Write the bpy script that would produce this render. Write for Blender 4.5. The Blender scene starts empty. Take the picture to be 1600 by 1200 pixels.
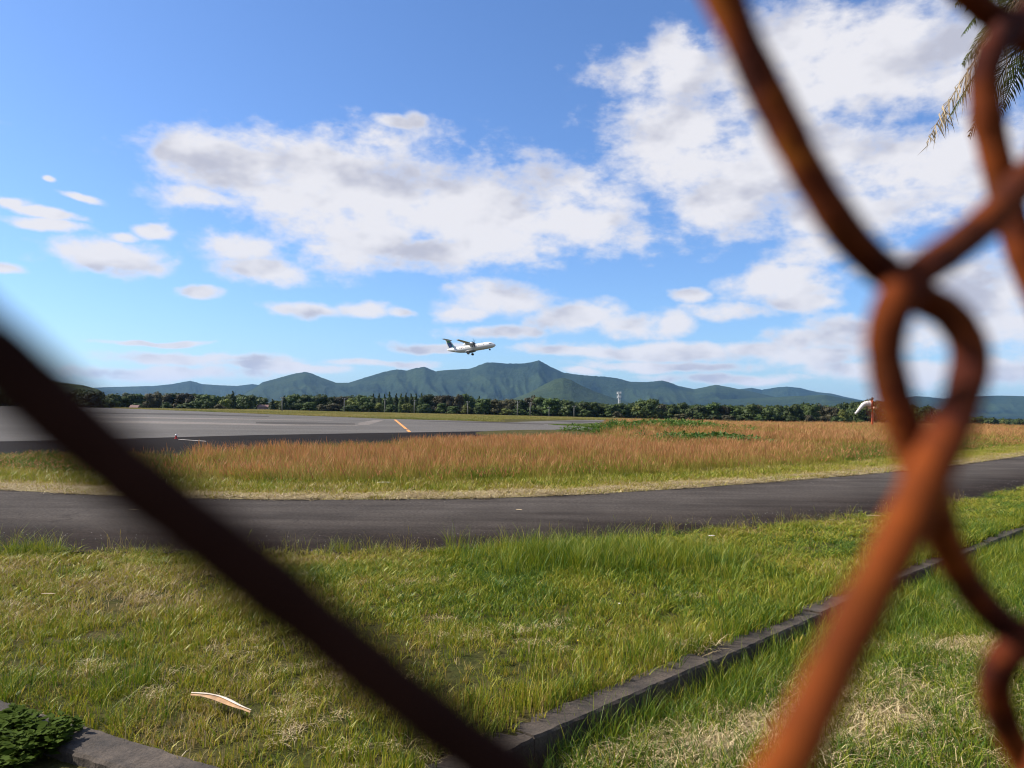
import bpy, bmesh, math, random
import numpy as np
from mathutils import Vector, Matrix, noise as mnoise

random.seed(7)
rng = np.random.default_rng(11)
sc = bpy.context.scene
COL = sc.collection

# ------------------------------------------------------------------ camera
CAM_Z = 1.7
F = 1200.0                       # focal length in pixels of a 1600 px wide picture
PITCH = math.atan(40 / F)
ROLL = 0.0149
cam_d = bpy.data.cameras.new('camera')
cam = bpy.data.objects.new('camera', cam_d)
COL.objects.link(cam)
cam_d.sensor_width = 36
cam_d.lens = 27
cam_d.clip_start = 0.002
cam_d.clip_end = 40000
cam_d.dof.use_dof = True
cam_d.dof.focus_distance = 25
cam_d.dof.aperture_fstop = 11.5
RM = Matrix.Rotation(math.radians(90) + PITCH, 3, 'X') @ Matrix.Rotation(ROLL, 3, 'Z')
cam.matrix_world = Matrix.Translation((0, 0, CAM_Z)) @ RM.to_4x4()
sc.camera = cam

def ray(px, py):
    return RM @ Vector(((px - 800) / F, (600 - py) / F, -1.0))
def at_depth(px, py, d):
    return Vector((0, 0, CAM_Z)) + ray(px, py) * d
def on_ground(px, py, z=0.0):
    r = ray(px, py)
    t = (z - CAM_Z) / r.z
    return Vector((r.x * t, r.y * t, z))
def hor(px):
    return 640 + (px - 800) * ROLL

# ------------------------------------------------------------------ sun, sky, exposure
SUN_EL = math.radians(40)
SUN_DIR = Vector((-0.98, 0.15, 0)).normalized() * math.cos(SUN_EL) + Vector((0, 0, math.sin(SUN_EL)))
sun_d = bpy.data.lights.new('sun', 'SUN')
sun = bpy.data.objects.new('sun', sun_d)
COL.objects.link(sun)
sun_d.energy = 5.0
sun_d.angle = math.radians(0.53)
sun_d.color = (1.0, 0.93, 0.83)
sun.rotation_euler = (-SUN_DIR).to_track_quat('-Z', 'Y').to_euler()
sun.location = (0, 0, 50)

world = bpy.data.worlds.new('World')
sc.world = world
world.use_nodes = True
sc.view_settings.view_transform = 'Standard'
sc.view_settings.look = 'None'
sc.view_settings.exposure = 0.92
sc.view_settings.gamma = 1.0
sc.view_settings.use_curve_mapping = False
sc.cycles.use_denoising = True
sc.cycles.pixel_filter_type = 'BLACKMAN_HARRIS'
sc.cycles.filter_width = 1.1
sc.cycles.max_bounces = 6
sc.cycles.diffuse_bounces = 3
sc.cycles.glossy_bounces = 2
sc.cycles.transmission_bounces = 3
sc.cycles.transparent_max_bounces = 4
sc.cycles.volume_bounces = 0
sc.cycles.caustics_reflective = False
sc.cycles.caustics_refractive = False

def azel(px, py):
    r = ray(px, py).normalized()
    return math.atan2(r.x, r.y), math.asin(r.z)

# cloud bodies, each an ellipse of sky (centre and half axes as angles, from the photograph)
CLOUDS = [
 (350,238,120,40,0),(300,232,70,24,0),(450,275,170,80,0),(590,290,190,90,0),(560,375,110,58,0),(720,325,180,75,0),(870,330,150,70,0),(945,320,85,52,0),
 (325,305,90,30,0),(378,385,75,30,0),(400,422,78,22,0),(680,395,90,30,0),(800,385,120,35,0),
 (185,402,125,34,3),(72,349,72,13,3),(60,328,85,11,8),(320,459,58,20,0),(15,415,40,13,0),(122,309,44,10,10),(74,273,15,8,0),(238,362,46,14,0),(8,310,34,13,0),(190,372,34,12,0),
 (620,192,36,13,8),(650,190,20,14,0),
 (480,487,70,18,0),(565,487,60,20,0),(628,490,36,12,0),(785,472,110,36,0),(730,490,60,18,0),(905,495,100,32,0),(985,505,70,28,0),(1052,507,42,24,0),(775,521,85,18,0),
 (975,108,75,38,0),(1080,100,90,62,0),(1200,95,170,105,0),(1350,110,200,130,0),(1490,90,150,115,0),(1040,210,125,55,0),(1130,285,140,92,0),(1250,250,140,115,0),
 (1430,265,150,85,0),(1520,240,100,85,0),(1545,300,110,42,0),(1330,340,120,45,0),
 (1262,398,80,28,0),(1225,440,90,40,0),(1155,486,80,22,0),(1255,472,65,20,0),(1520,450,150,60,0),(1420,415,110,30,0),(1085,460,36,14,0),
 (1040,549,210,20,0),(1165,546,80,18,0),(900,551,120,12,0),(1350,528,150,34,0),(1290,556,110,24,0),(1500,515,170,40,0),(1560,575,140,26,0),(1400,578,170,20,0),(1150,590,150,12,0),
 (300,562,210,15,0),(420,574,150,13,0),(240,582,190,16,0),(600,566,110,9,0),(905,582,32,9,0),(690,545,100,10,0),(1040,572,150,12,0),(250,536,120,9,0),
 (1800,300,220,160,0),(1850,0,260,200,0),(-200,330,160,40,0),(-120,180,120,40,0),(1300,-120,260,130,0),(1750,560,200,40,0),(-250,560,220,20,0),
]
def build_world():
    world.cycles.sampling_method = 'MANUAL'; world.cycles.sample_map_resolution = 512
    nt = world.node_tree
    nt.nodes.clear()
    N, L = nt.nodes, nt.links
    out = N.new('ShaderNodeOutputWorld')
    bg = N.new('ShaderNodeBackground')
    bg.inputs[1].default_value = 0.070
    L.new(bg.outputs[0], out.inputs[0])
    sky = N.new('ShaderNodeTexSky')
    sky.sky_type = 'NISHITA'
    sky.sun_disc = False
    sky.sun_elevation = SUN_EL
    sky.sun_rotation = math.atan2(SUN_DIR.x, SUN_DIR.y)
    sky.air_density = 1.0
    sky.dust_density = 0.6
    sky.ozone_density = 2.4

    # density of cloud in a direction, as a node group used twice (once a little towards the sun, for the shading)
    g = bpy.data.node_groups.new('cloud_density', 'ShaderNodeTree')
    g.interface.new_socket('Dir', in_out='INPUT', socket_type='NodeSocketVector')
    g.interface.new_socket('Density', in_out='OUTPUT', socket_type='NodeSocketFloat')
    n, l = g.nodes, g.links
    gi = n.new('NodeGroupInput'); go = n.new('NodeGroupOutput')
    def math_(op, a, b=None, c=None):
        m = n.new('ShaderNodeMath'); m.operation = op
        for i, v in enumerate((a, b, c)):
            if v is None: continue
            if isinstance(v, (int, float)): m.inputs[i].default_value = v
            else: l.new(v, m.inputs[i])
        return m.outputs[0]
    nrm = n.new('ShaderNodeVectorMath'); nrm.operation = 'NORMALIZE'
    l.new(gi.outputs[0], nrm.inputs[0])
    sep = n.new('ShaderNodeSeparateXYZ'); l.new(nrm.outputs[0], sep.inputs[0])
    az = math_('ARCTAN2', sep.outputs[0], sep.outputs[1])
    el = math_('ARCSINE', sep.outputs[2])
    comb = n.new('ShaderNodeCombineXYZ')
    l.new(az, comb.inputs[0]); l.new(el, comb.inputs[1])
    # large-scale warp keeps the bodies from reading as ellipses
    sv = n.new('ShaderNodeVectorMath'); sv.operation = 'MULTIPLY'
    l.new(nrm.outputs[0], sv.inputs[0]); sv.inputs[1].default_value = (1, 1, 1.7)
    w = n.new('ShaderNodeTexNoise'); w.inputs['Scale'].default_value = 9; w.inputs['Detail'].default_value = 3
    l.new(sv.outputs[0], w.inputs['Vector'])
    ws = n.new('ShaderNodeVectorMath'); ws.operation = 'MULTIPLY_ADD'
    l.new(w.outputs['Color'], ws.inputs[0]); ws.inputs[1].default_value = (0.05, 0.03, 0); ws.inputs[2].default_value = (-0.025, -0.015, 0)
    pw = n.new('ShaderNodeVectorMath'); pw.operation = 'ADD'
    l.new(comb.outputs[0], pw.inputs[0]); l.new(ws.outputs[0], pw.inputs[1])
    acc = None
    for (cx, cy, rx, ry, rot) in CLOUDS:
        if cy > 440 and cx < 1300: rx *= 0.85; ry *= 0.72
        if cx < 340 and rx < 130: rx *= 0.8; ry *= 0.75
        a0, e0 = azel(cx, cy)
        a1, _ = azel(cx + rx, cy)
        _, e1 = azel(cx, cy - ry)
        m = n.new('ShaderNodeMapping'); m.vector_type = 'TEXTURE'
        m.inputs['Location'].default_value = (a0, e0, 0)
        m.inputs['Rotation'].default_value = (0, 0, math.radians(-rot))
        m.inputs['Scale'].default_value = (max(abs(a1 - a0), .004), max(abs(e1 - e0), .003), 1)
        if acc is None: l.new(pw.outputs[0], m.inputs['Vector'])
        else:
            # (the tiny term only makes the ellipses evaluate one after another)
            sq = n.new('ShaderNodeVectorMath'); sq.operation = 'MULTIPLY_ADD'
            l.new(acc, sq.inputs[0]); sq.inputs[1].default_value = (1e-7, 1e-7, 0); l.new(pw.outputs[0], sq.inputs[2])
            l.new(sq.outputs[0], m.inputs['Vector'])
        ln = n.new('ShaderNodeVectorMath'); ln.operation = 'LENGTH'
        l.new(m.outputs[0], ln.inputs[0])
        acc = ln.outputs['Value'] if acc is None else math_('SMOOTH_MIN', acc, ln.outputs['Value'], 0.13)
    mask = math_('MULTIPLY', math_('SUBTRACT', 1.0, acc), 1.3)
    # away from the view the sky goes on with clouds of the same sort
    w2 = n.new('ShaderNodeTexNoise'); w2.inputs['Scale'].default_value = 2.6; w2.inputs['Detail'].default_value = 2
    l.new(sv.outputs[0], w2.inputs['Vector'])
    away = math_('ADD', math_('GREATER_THAN', math_('ABSOLUTE', az), 0.85), math_('GREATER_THAN', el, 0.72))
    gen = math_('MULTIPLY', math_('MULTIPLY', math_('SUBTRACT', w2.outputs['Fac'], 0.50), 7.0), math_('MINIMUM', away, 1.0))
    gen = math_('MINIMUM', gen, 0.7)
    gen = math_('SUBTRACT', gen, math_('MULTIPLY', math_('SUBTRACT', 1.0, math_('MINIMUM', away, 1.0)), 3.0))
    mask = math_('MAXIMUM', math_('MAXIMUM', mask, gen), -2.0)
    mask = math_('MINIMUM', mask, 0.85)
    # billows
    f1 = n.new('ShaderNodeTexNoise'); f1.inputs['Scale'].default_value = 13; f1.inputs['Detail'].default_value = 9; f1.inputs['Roughness'].default_value = 0.56
    l.new(sv.outputs[0], f1.inputs['Vector'])
    f = math_('MULTIPLY', math_('SUBTRACT', f1.outputs['Fac'], 0.5), 3.0)
    f2 = n.new('ShaderNodeTexNoise'); f2.inputs['Scale'].default_value = 42; f2.inputs['Detail'].default_value = 5; f2.inputs['Roughness'].default_value = 0.6
    l.new(sv.outputs[0], f2.inputs['Vector'])
    d = math_('ADD', mask, f)
    d = math_('MULTIPLY_ADD', math_('SUBTRACT', f2.outputs['Fac'], 0.5), 1.15, d)
    d = math_('ADD', d, 0.10)
    l.new(d, go.inputs[0])

    tc = N.new('ShaderNodeTexCoord')
    def M(op, a, b=None, c=None):
        m = N.new('ShaderNodeMath'); m.operation = op
        for i, v in enumerate((a, b, c)):
            if v is None: continue
            if isinstance(v, (int, float)): m.inputs[i].default_value = v
            else: L.new(v, m.inputs[i])
        return m.outputs[0]
    def MR(v, a, b, c=0, d_=1):
        m = N.new('ShaderNodeMapRange'); m.interpolation_type = 'SMOOTHSTEP'
        L.new(v, m.inputs['Value'])
        for k, x in zip(('From Min', 'From Max', 'To Min', 'To Max'), (a, b, c, d_)): m.inputs[k].default_value = x
        return m.outputs[0]
    A = N.new('ShaderNodeGroup'); A.node_tree = g
    L.new(tc.outputs['Generated'], A.inputs[0])
    dens = A.outputs[0]
    alpha = MR(dens, -0.32, 0.85)
    # shading: billows that rise towards the sun side are bright, the far undersides grey
    def billow(off_):
        o = N.new('ShaderNodeVectorMath'); o.operation = 'MULTIPLY_ADD'
        L.new(tc.outputs['Generated'], o.inputs[0]); o.inputs[1].default_value = (1, 1, 1.7); o.inputs[2].default_value = off_
        t = N.new('ShaderNodeTexNoise'); t.inputs['Scale'].default_value = 8; t.inputs['Detail'].default_value = 4; t.inputs['Roughness'].default_value = 0.5
        L.new(o.outputs[0], t.inputs['Vector'])
        return t.outputs['Fac']
    lit = MR(M('SUBTRACT', billow((0, 0, 0)), billow((-0.022, 0, 0.042))), -0.20, 0.05)
    thick = MR(dens, 0.0, 0.9)
    shade = M('MULTIPLY', thick, M('SUBTRACT', 1.0, lit))
    mixc = N.new('ShaderNodeMix'); mixc.data_type = 'RGBA'
    L.new(shade, mixc.inputs[0])
    mixc.inputs[6].default_value = (6.4, 6.35, 6.7, 1)
    mixc.inputs[7].default_value = (4.0, 4.1, 4.85, 1)
    fin = N.new('ShaderNodeMix'); fin.data_type = 'RGBA'
    L.new(alpha, fin.inputs[0])
    skyc = N.new('ShaderNodeMix'); skyc.data_type = 'RGBA'; skyc.blend_type = 'MULTIPLY'; skyc.inputs[0].default_value = 1
    L.new(sky.outputs[0], skyc.inputs[6]); skyc.inputs[7].default_value = (0.80, 1.02, 1.36, 1)
    L.new(skyc.outputs[2], fin.inputs[6]); L.new(mixc.outputs[2], fin.inputs[7])
    L.new(fin.outputs[2], bg.inputs[0])
build_world()

# ------------------------------------------------------------------ helpers
def tag(o, label=None, cat=None, group=None, kind=None):
    if label: o['label'] = label
    if cat: o['category'] = cat
    if group: o['group'] = group
    if kind: o['kind'] = kind
    return o
def empty(name, loc=(0, 0, 0), rz=0.0):
    o = bpy.data.objects.new(name, None)
    o.location = loc; o.rotation_euler = (0, 0, rz); o.empty_display_size = 0.1
    COL.objects.link(o)
    return o
def link_mesh(name, me, parent=None, mat=None, smooth=False):
    if mat is not None and not me.materials: me.materials.append(mat)
    if smooth:
        me.polygons.foreach_set('use_smooth', [True] * len(me.polygons))
    o = bpy.data.objects.new(name, me)
    COL.objects.link(o)
    if parent is not None: o.parent = parent
    return o
def mesh_obj(name, verts, faces, mat=None, parent=None, smooth=False):
    me = bpy.data.meshes.new(name)
    me.from_pydata([tuple(v) for v in verts], [], faces)
    me.update()
    return link_mesh(name, me, parent, mat, smooth)
def copy_tree(o, parent=None):
    c = o.copy(); COL.objects.link(c)
    c.parent = parent
    for ch in list(o.children): copy_tree(ch, c)
    return c

class MB:
    """collects simple shapes into one mesh"""
    def __init__(s): s.v, s.f = [], []
    def add(s, vs, fs):
        b = len(s.v); s.v += [tuple(v) for v in vs]; s.f += [tuple(i + b for i in f) for f in fs]
    def box(s, c, d, M=None):
        vs = [Vector((c[0] + sx * d[0] / 2, c[1] + sy * d[1] / 2, c[2] + sz * d[2] / 2)) for sx in (-1, 1) for sy in (-1, 1) for sz in (-1, 1)]
        if M is not None: vs = [M @ v for v in vs]
        s.add(vs, [(0,1,3,2),(4,6,7,5),(0,4,5,1),(2,3,7,6),(0,2,6,4),(1,5,7,3)])
    def tube(s, pts, rad, n=8, cap=True):
        pts = [Vector(p) for p in pts]
        if not hasattr(rad, '__len__'): rad = [rad] * len(pts)
        t0 = (pts[1] - pts[0]).normalized()
        up = Vector((0, 0, 1)) if abs(t0.z) < .9 else Vector((0, 1, 0))
        a = t0.cross(up).normalized()
        rings = []
        for i, p in enumerate(pts):
            t = (pts[min(i + 1, len(pts) - 1)] - pts[max(i - 1, 0)]).normalized()
            a = (a - t * a.dot(t)).normalized()
            b = t.cross(a)
            rings.append([p + (a * math.cos(2 * math.pi * k / n) + b * math.sin(2 * math.pi * k / n)) * rad[i] for k in range(n)])
        vs = [v for r in rings for v in r]
        fs = [(i * n + k, i * n + (k + 1) % n, (i + 1) * n + (k + 1) % n, (i + 1) * n + k) for i in range(len(rings) - 1) for k in range(n)]
        if cap: fs += [tuple(range(n))[::-1], tuple((len(rings) - 1) * n + k for k in range(n))]
        s.add(vs, fs)
    def ball(s, c, r, nu=8, nv=5):
        r = Vector(r) if hasattr(r, '__len__') else Vector((r, r, r))
        vs = [(c[0], c[1], c[2] - r.z)]
        for j in range(1, nv):
            th = math.pi * j / nv
            for i in range(nu):
                ph = 2 * math.pi * i / nu
                vs.append((c[0] + r.x * math.sin(th) * math.cos(ph), c[1] + r.y * math.sin(th) * math.sin(ph), c[2] - r.z * math.cos(th)))
        vs.append((c[0], c[1], c[2] + r.z)); top = len(vs) - 1
        fs = [(0, 1 + (i + 1) % nu, 1 + i) for i in range(nu)]
        for j in range(nv - 2):
            for i in range(nu):
                fs.append((1 + j * nu + i, 1 + j * nu + (i + 1) % nu, 1 + (j + 1) * nu + (i + 1) % nu, 1 + (j + 1) * nu + i))
        fs += [(top, 1 + (nv - 2) * nu + i, 1 + (nv - 2) * nu + (i + 1) % nu) for i in range(nu)]
        s.add(vs, fs)
    def build(s, name, mat, parent=None, smooth=False):
        return mesh_obj(name, s.v, s.f, mat, parent, smooth)

def catmull(pts, n=8):
    pts = [Vector(p) for p in pts]
    P = [pts[0] * 2 - pts[1]] + pts + [pts[-1] * 2 - pts[-2]]
    out = []
    for i in range(1, len(P) - 2):
        p0, p1, p2, p3 = P[i - 1:i + 3]
        for k in range(n):
            t = k / n
            out.append(0.5 * (2 * p1 + (p2 - p0) * t + (2 * p0 - 5 * p1 + 4 * p2 - p3) * t * t + (3 * p1 - p0 - 3 * p2 + p3) * t ** 3))
    out.append(pts[-1])
    return out

def hash2(ix, iy, seed):
    h = (ix.astype(np.int64) * 374761393 + iy.astype(np.int64) * 668265263 + seed * 1442695041) & 0xFFFFFFFF
    h = ((h ^ (h >> 13)) * 1274126177) & 0xFFFFFFFF
    return ((h ^ (h >> 16)) & 0xFFFF) / 65535.0
def vnoise(x, y, seed=0):
    ix, iy = np.floor(x), np.floor(y)
    fx, fy = x - ix, y - iy
    fx = fx * fx * (3 - 2 * fx); fy = fy * fy * (3 - 2 * fy)
    a, b = hash2(ix, iy, seed), hash2(ix + 1, iy, seed)
    c, d = hash2(ix, iy + 1, seed), hash2(ix + 1, iy + 1, seed)
    return (a * (1 - fx) + b * fx) * (1 - fy) + (c * (1 - fx) + d * fx) * fy
def fbm(x, y, o=4, seed=0):
    s = 0; a = 0.5; t = 0
    for i in range(o):
        s = s + a * vnoise(x * 2 ** i, y * 2 ** i, seed + i * 17); t += a; a *= 0.5
    return s / t

# ------------------------------------------------------------------ materials
ALB = 0.74     # the colours below were noted at a shorter exposure
def new_mat(name):
    m = bpy.data.materials.new(name); m.use_nodes = True
    nt = m.node_tree
    b = nt.nodes['Principled BSDF']
    return m, nt, nt.nodes, nt.links, b
def ramp(N, L, src, stops):
    r = N.new('ShaderNodeValToRGB')
    if max(max(c) for _, c in stops) < 0.96: stops = [(p, tuple(x * ALB for x in c)) for p, c in stops]
    L.new(src, r.inputs[0])
    el = r.color_ramp.elements
    while len(el) < len(stops): el.new(0.5)
    for e, (p, c) in zip(el, stops):
        e.position = p; e.color = (*c, 1)
    return r.outputs[0]
def noise_tex(N, L, scale, detail=4, rough=0.55, vec=None, dist=0):
    t = N.new('ShaderNodeTexNoise')
    t.inputs['Scale'].default_value = scale; t.inputs['Detail'].default_value = detail
    t.inputs['Roughness'].default_value = rough; t.inputs['Distortion'].default_value = dist
    if vec is not None: L.new(vec, t.inputs['Vector'])
    return t.outputs['Fac']
def mixrgb(N, L, f, a, b, mode='MIX'):
    m = N.new('ShaderNodeMix'); m.data_type = 'RGBA'; m.blend_type = mode
    for i, v in ((0, f), (6, a), (7, b)):
        if isinstance(v, tuple): m.inputs[i].default_value = (*v, 1)
        elif isinstance(v, (int, float)): m.inputs[i].default_value = v
        else: L.new(v, m.inputs[i])
    return m.outputs[2]
def bump(N, L, b, h, strength=0.5, dist=0.02):
    bm = N.new('ShaderNodeBump'); bm.inputs['Strength'].default_value = strength; bm.inputs['Distance'].default_value = dist
    L.new(h, bm.inputs['Height']); L.new(bm.outputs[0], b.inputs['Normal'])
def objco(N): return N.new('ShaderNodeTexCoord').outputs['Object']
def simple(name, col, rough=0.7, var=0.15, scale=6.0, metal=0.0, bmp=0.0, spec=0.4):
    m, nt, N, L, b = new_mat(name)
    f = noise_tex(N, L, scale, 5, vec=objco(N))
    c = ramp(N, L, f, [(0.25, tuple(x * (1 - var) for x in col)), (0.75, tuple(min(1, x * (1 + var)) for x in col))])
    L.new(c, b.inputs['Base Color'])
    b.inputs['Roughness'].default_value = rough; b.inputs['Metallic'].default_value = metal; b.inputs['Specular IOR Level'].default_value = spec
    if bmp: bump(N, L, b, f, bmp, 0.01)
    return m

def leaf_mat(name, stops, transl=0.35, attr='tint', rough=0.6, rnd=0.25, tip=None, spec=0.25):
    """stops: colour against the per-plant 'tint' carried by each instance; brightness varies from blade to blade"""
    m, nt, N, L, b = new_mat(name)
    a = N.new('ShaderNodeAttribute'); a.attribute_type = 'INSTANCER'; a.attribute_name = attr
    v = N.new('ShaderNodeAttribute'); v.attribute_type = 'GEOMETRY'; v.attribute_name = 'blade'
    s = N.new('ShaderNodeMath'); s.operation = 'MULTIPLY_ADD'
    sub = N.new('ShaderNodeMath'); sub.operation = 'SUBTRACT'; L.new(v.outputs['Fac'], sub.inputs[0]); sub.inputs[1].default_value = 0.5
    L.new(sub.outputs[0], s.inputs[0]); s.inputs[1].default_value = rnd * 2; L.new(a.outputs['Fac'], s.inputs[2])
    c = ramp(N, L, s.outputs[0], stops)
    if tip is not None:
        h = N.new('ShaderNodeAttribute'); h.attribute_type = 'GEOMETRY'; h.attribute_name = 'head'
        c = mixrgb(N, L, h.outputs['Fac'], c, tip)
    b.inputs['Roughness'].default_value = rough
    b.inputs['Specular IOR Level'].default_value = spec
    L.new(c, b.inputs['Base Color'])
    tr = N.new('ShaderNodeBsdfTranslucent'); L.new(c, tr.inputs[0])
    ms = N.new('ShaderNodeMixShader'); ms.inputs[0].default_value = transl
    L.new(b.outputs[0], ms.inputs[1]); L.new(tr.outputs[0], ms.inputs[2])
    L.new(ms.outputs[0], N['Material Output'].inputs[0])
    return m

def crown_mat(name, dark, light, spot=None, transl=0.2):
    m, nt, N, L, b = new_mat(name)
    oi = N.new('ShaderNodeObjectInfo')
    f = noise_tex(N, L, 0.45, 4, 0.6, vec=N.new('ShaderNodeNewGeometry').outputs['Position'])
    c = ramp(N, L, f, [(0.3, dark), (0.7, light)])
    h = N.new('ShaderNodeHueSaturation'); L.new(c, h.inputs['Color'])
    mr = N.new('ShaderNodeMapRange'); L.new(oi.outputs['Random'], mr.inputs[0]); mr.inputs[3].default_value = 0.6; mr.inputs[4].default_value = 1.45
    L.new(mr.outputs[0], h.inputs['Value'])
    mr2 = N.new('ShaderNodeMapRange'); L.new(oi.outputs['Random'], mr2.inputs[0]); mr2.inputs[3].default_value = 0.490; mr2.inputs[4].default_value = 0.515
    L.new(mr2.outputs[0], h.inputs['Hue'])
    L.new(h.outputs[0], b.inputs['Base Color'])
    b.inputs['Roughness'].default_value = 0.7
    b.inputs['Specular IOR Level'].default_value = 0.2
    tr = N.new('ShaderNodeBsdfTranslucent'); L.new(h.outputs[0], tr.inputs[0])
    ms = N.new('ShaderNodeMixShader'); ms.inputs[0].default_value = transl
    L.new(b.outputs[0], ms.inputs[1]); L.new(tr.outputs[0], ms.inputs[2])
    L.new(ms.outputs[0], N['Material Output'].inputs[0])
    return m

def make_rust():
    m, nt, N, L, b = new_mat('rust')
    co = objco(N)
    f1 = noise_tex(N, L, 130, 6, 0.65, vec=co, dist=0.4)
    f2 = noise_tex(N, L, 38, 3, 0.5, vec=co)
    c1 = ramp(N, L, f1, [(0.36, (0.012, 0.005, 0.004)), (0.50, (0.100, 0.019, 0.006)), (0.60, (0.30, 0.062, 0.008)), (0.74, (0.70, 0.23, 0.012))])
    c2 = ramp(N, L, f2, [(0.40, (0.050, 0.010, 0.006)), (0.64, (0.46, 0.110, 0.010))])
    L.new(mixrgb(N, L, 0.5, c1, c2), b.inputs['Base Color'])
    b.inputs['Roughness'].default_value = 0.95; b.inputs['Specular IOR Level'].default_value = 0.12
    bump(N, L, b, f1, 0.8, 0.0006)
    return m
RUST = make_rust()
SHADED_RUST = simple('shaded_rust', (0.030, 0.011, 0.007), 0.95, 0.6, 60, spec=0.08)  # shade on the lower-left strand, painted in as a near-black rust colour

def make_asphalt(name, lo, hi, scale=1.0, edge=False):
    m, nt, N, L, b = new_mat(name)
    co = objco(N)
    big = noise_tex(N, L, 0.35 * scale, 4, 0.6, vec=co)
    st = N.new('ShaderNodeVectorMath'); st.operation = 'MULTIPLY'; L.new(co, st.inputs[0]); st.inputs[1].default_value = (0.16, 1.3, 1)
    mid = noise_tex(N, L, 1.3 * scale, 5, 0.65, vec=st.outputs[0])
    fine = noise_tex(N, L, 90, 2, 0.7, vec=co)
    c = ramp(N, L, mid, [(0.3, lo), (0.7, hi)])
    c = mixrgb(N, L, 0.5, c, ramp(N, L, big, [(0.3, tuple(x * 0.75 for x in lo)), (0.7, tuple(x * 1.15 for x in hi))]))
    sp = ramp(N, L, fine, [(0.35, (0.55, 0.55, 0.55)), (0.5, (1, 1, 1)), (0.66, (1.0, 1.0, 1.0)), (0.74, (2.6, 2.5, 2.4))])
    c = mixrgb(N, L, 0.8, c, sp, 'MULTIPLY')
    grain = noise_tex(N, L, 22, 3, 0.75, vec=co)
    c = mixrgb(N, L, 0.9, c, ramp(N, L, grain, [(0.34, (0.62, 0.61, 0.60)), (0.5, (1, 1, 1)), (0.68, (1.5, 1.48, 1.44))]), 'MULTIPLY')
    if edge:
        a = N.new('ShaderNodeAttribute'); a.attribute_name = 'across'
        wob = noise_tex(N, L, 0.9, 5, 0.65, vec=st.outputs[0])
        ad = N.new('ShaderNodeMath'); ad.operation = 'MULTIPLY_ADD'; L.new(wob, ad.inputs[0]); ad.inputs[1].default_value = 0.5; L.new(a.outputs['Fac'], ad.inputs[2])
        c = mixrgb(N, L, 1.0, c, ramp(N, L, ad.outputs[0], [(0.34, (0.38, 0.30, 0.26)), (0.62, (0.95, 0.91, 0.88)), (0.80, (1.18, 1.16, 1.14)), (1.15, (0.9, 0.9, 0.9))][:3]), 'MULTIPLY')
    # fine cracks
    vo = N.new('ShaderNodeTexVoronoi'); vo.feature = 'DISTANCE_TO_EDGE'; vo.inputs['Scale'].default_value = 0.55 * scale
    dn = N.new('ShaderNodeTexNoise'); dn.inputs['Scale'].default_value = 1.7; dn.inputs['Detail'].default_value = 5
    L.new(co, dn.inputs['Vector'])
    dv = N.new('ShaderNodeVectorMath'); dv.operation = 'MULTIPLY_ADD'; L.new(dn.outputs['Color'], dv.inputs[0]); dv.inputs[1].default_value = (0.9, 0.9, 0); L.new(co, dv.inputs[2])
    L.new(dv.outputs[0], vo.inputs['Vector'])
    cr = ramp(N, L, vo.outputs['Distance'], [(0.0, (0.55, 0.55, 0.55)), (0.0025, (1, 1, 1))])
    c = mixrgb(N, L, 0.6, c, cr, 'MULTIPLY')
    L.new(c, b.inputs['Base Color'])
    b.inputs['Roughness'].default_value = 1.0
    b.inputs['Specular IOR Level'].default_value = 0.06
    bump(N, L, b, grain, 0.5, 0.006)
    return m
ROAD_ASPHALT = make_asphalt('service_road_asphalt', (0.028, 0.0235, 0.021), (0.094, 0.083, 0.075), edge=True)
APRON = make_asphalt('runway_asphalt', (0.115, 0.108, 0.102), (0.175, 0.164, 0.156), 0.10)
SHOULDER = make_asphalt('shoulder_asphalt', (0.009, 0.0065, 0.0055), (0.018, 0.013, 0.011), 0.3)

def make_soil():
    m, nt, N, L, b = new_mat('soil_and_thatch')
    geo = N.new('ShaderNodeNewGeometry').outputs['Position']
    f = noise_tex(N, L, 1.1, 6, 0.65, vec=geo)
    g = noise_tex(N, L, 28, 4, 0.7, vec=geo)
    c = ramp(N, L, f, [(0.3, (0.035, 0.048, 0.012)), (0.5, (0.070, 0.066, 0.022)), (0.7, (0.120, 0.090, 0.045))])
    c2 = ramp(N, L, g, [(0.3, (0.45, 0.45, 0.45)), (0.7, (1.5, 1.45, 1.3))])
    c = mixrgb(N, L, 0.9, c, c2, 'MULTIPLY')
    L.new(c, b.inputs['Base Color']); b.inputs['Roughness'].default_value = 1.0; b.inputs['Specular IOR Level'].default_value = 0.05
    bump(N, L, b, g, 0.8, 0.02)
    return m
SOIL = make_soil()

def make_straw_ground():
    m, nt, N, L, b = new_mat('mown_verge')
    geo = N.new('ShaderNodeNewGeometry').outputs['Position']
    f = noise_tex(N, L, 2.5, 6, 0.7, vec=geo)
    c = ramp(N, L, f, [(0.3, (0.18, 0.18, 0.05)), (0.55, (0.34, 0.27, 0.11)), (0.75, (0.46, 0.36, 0.16))])
    L.new(c, b.inputs['Base Color']); b.inputs['Roughness'].default_value = 0.95
    return m
STRAW_GROUND = make_straw_ground()

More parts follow.
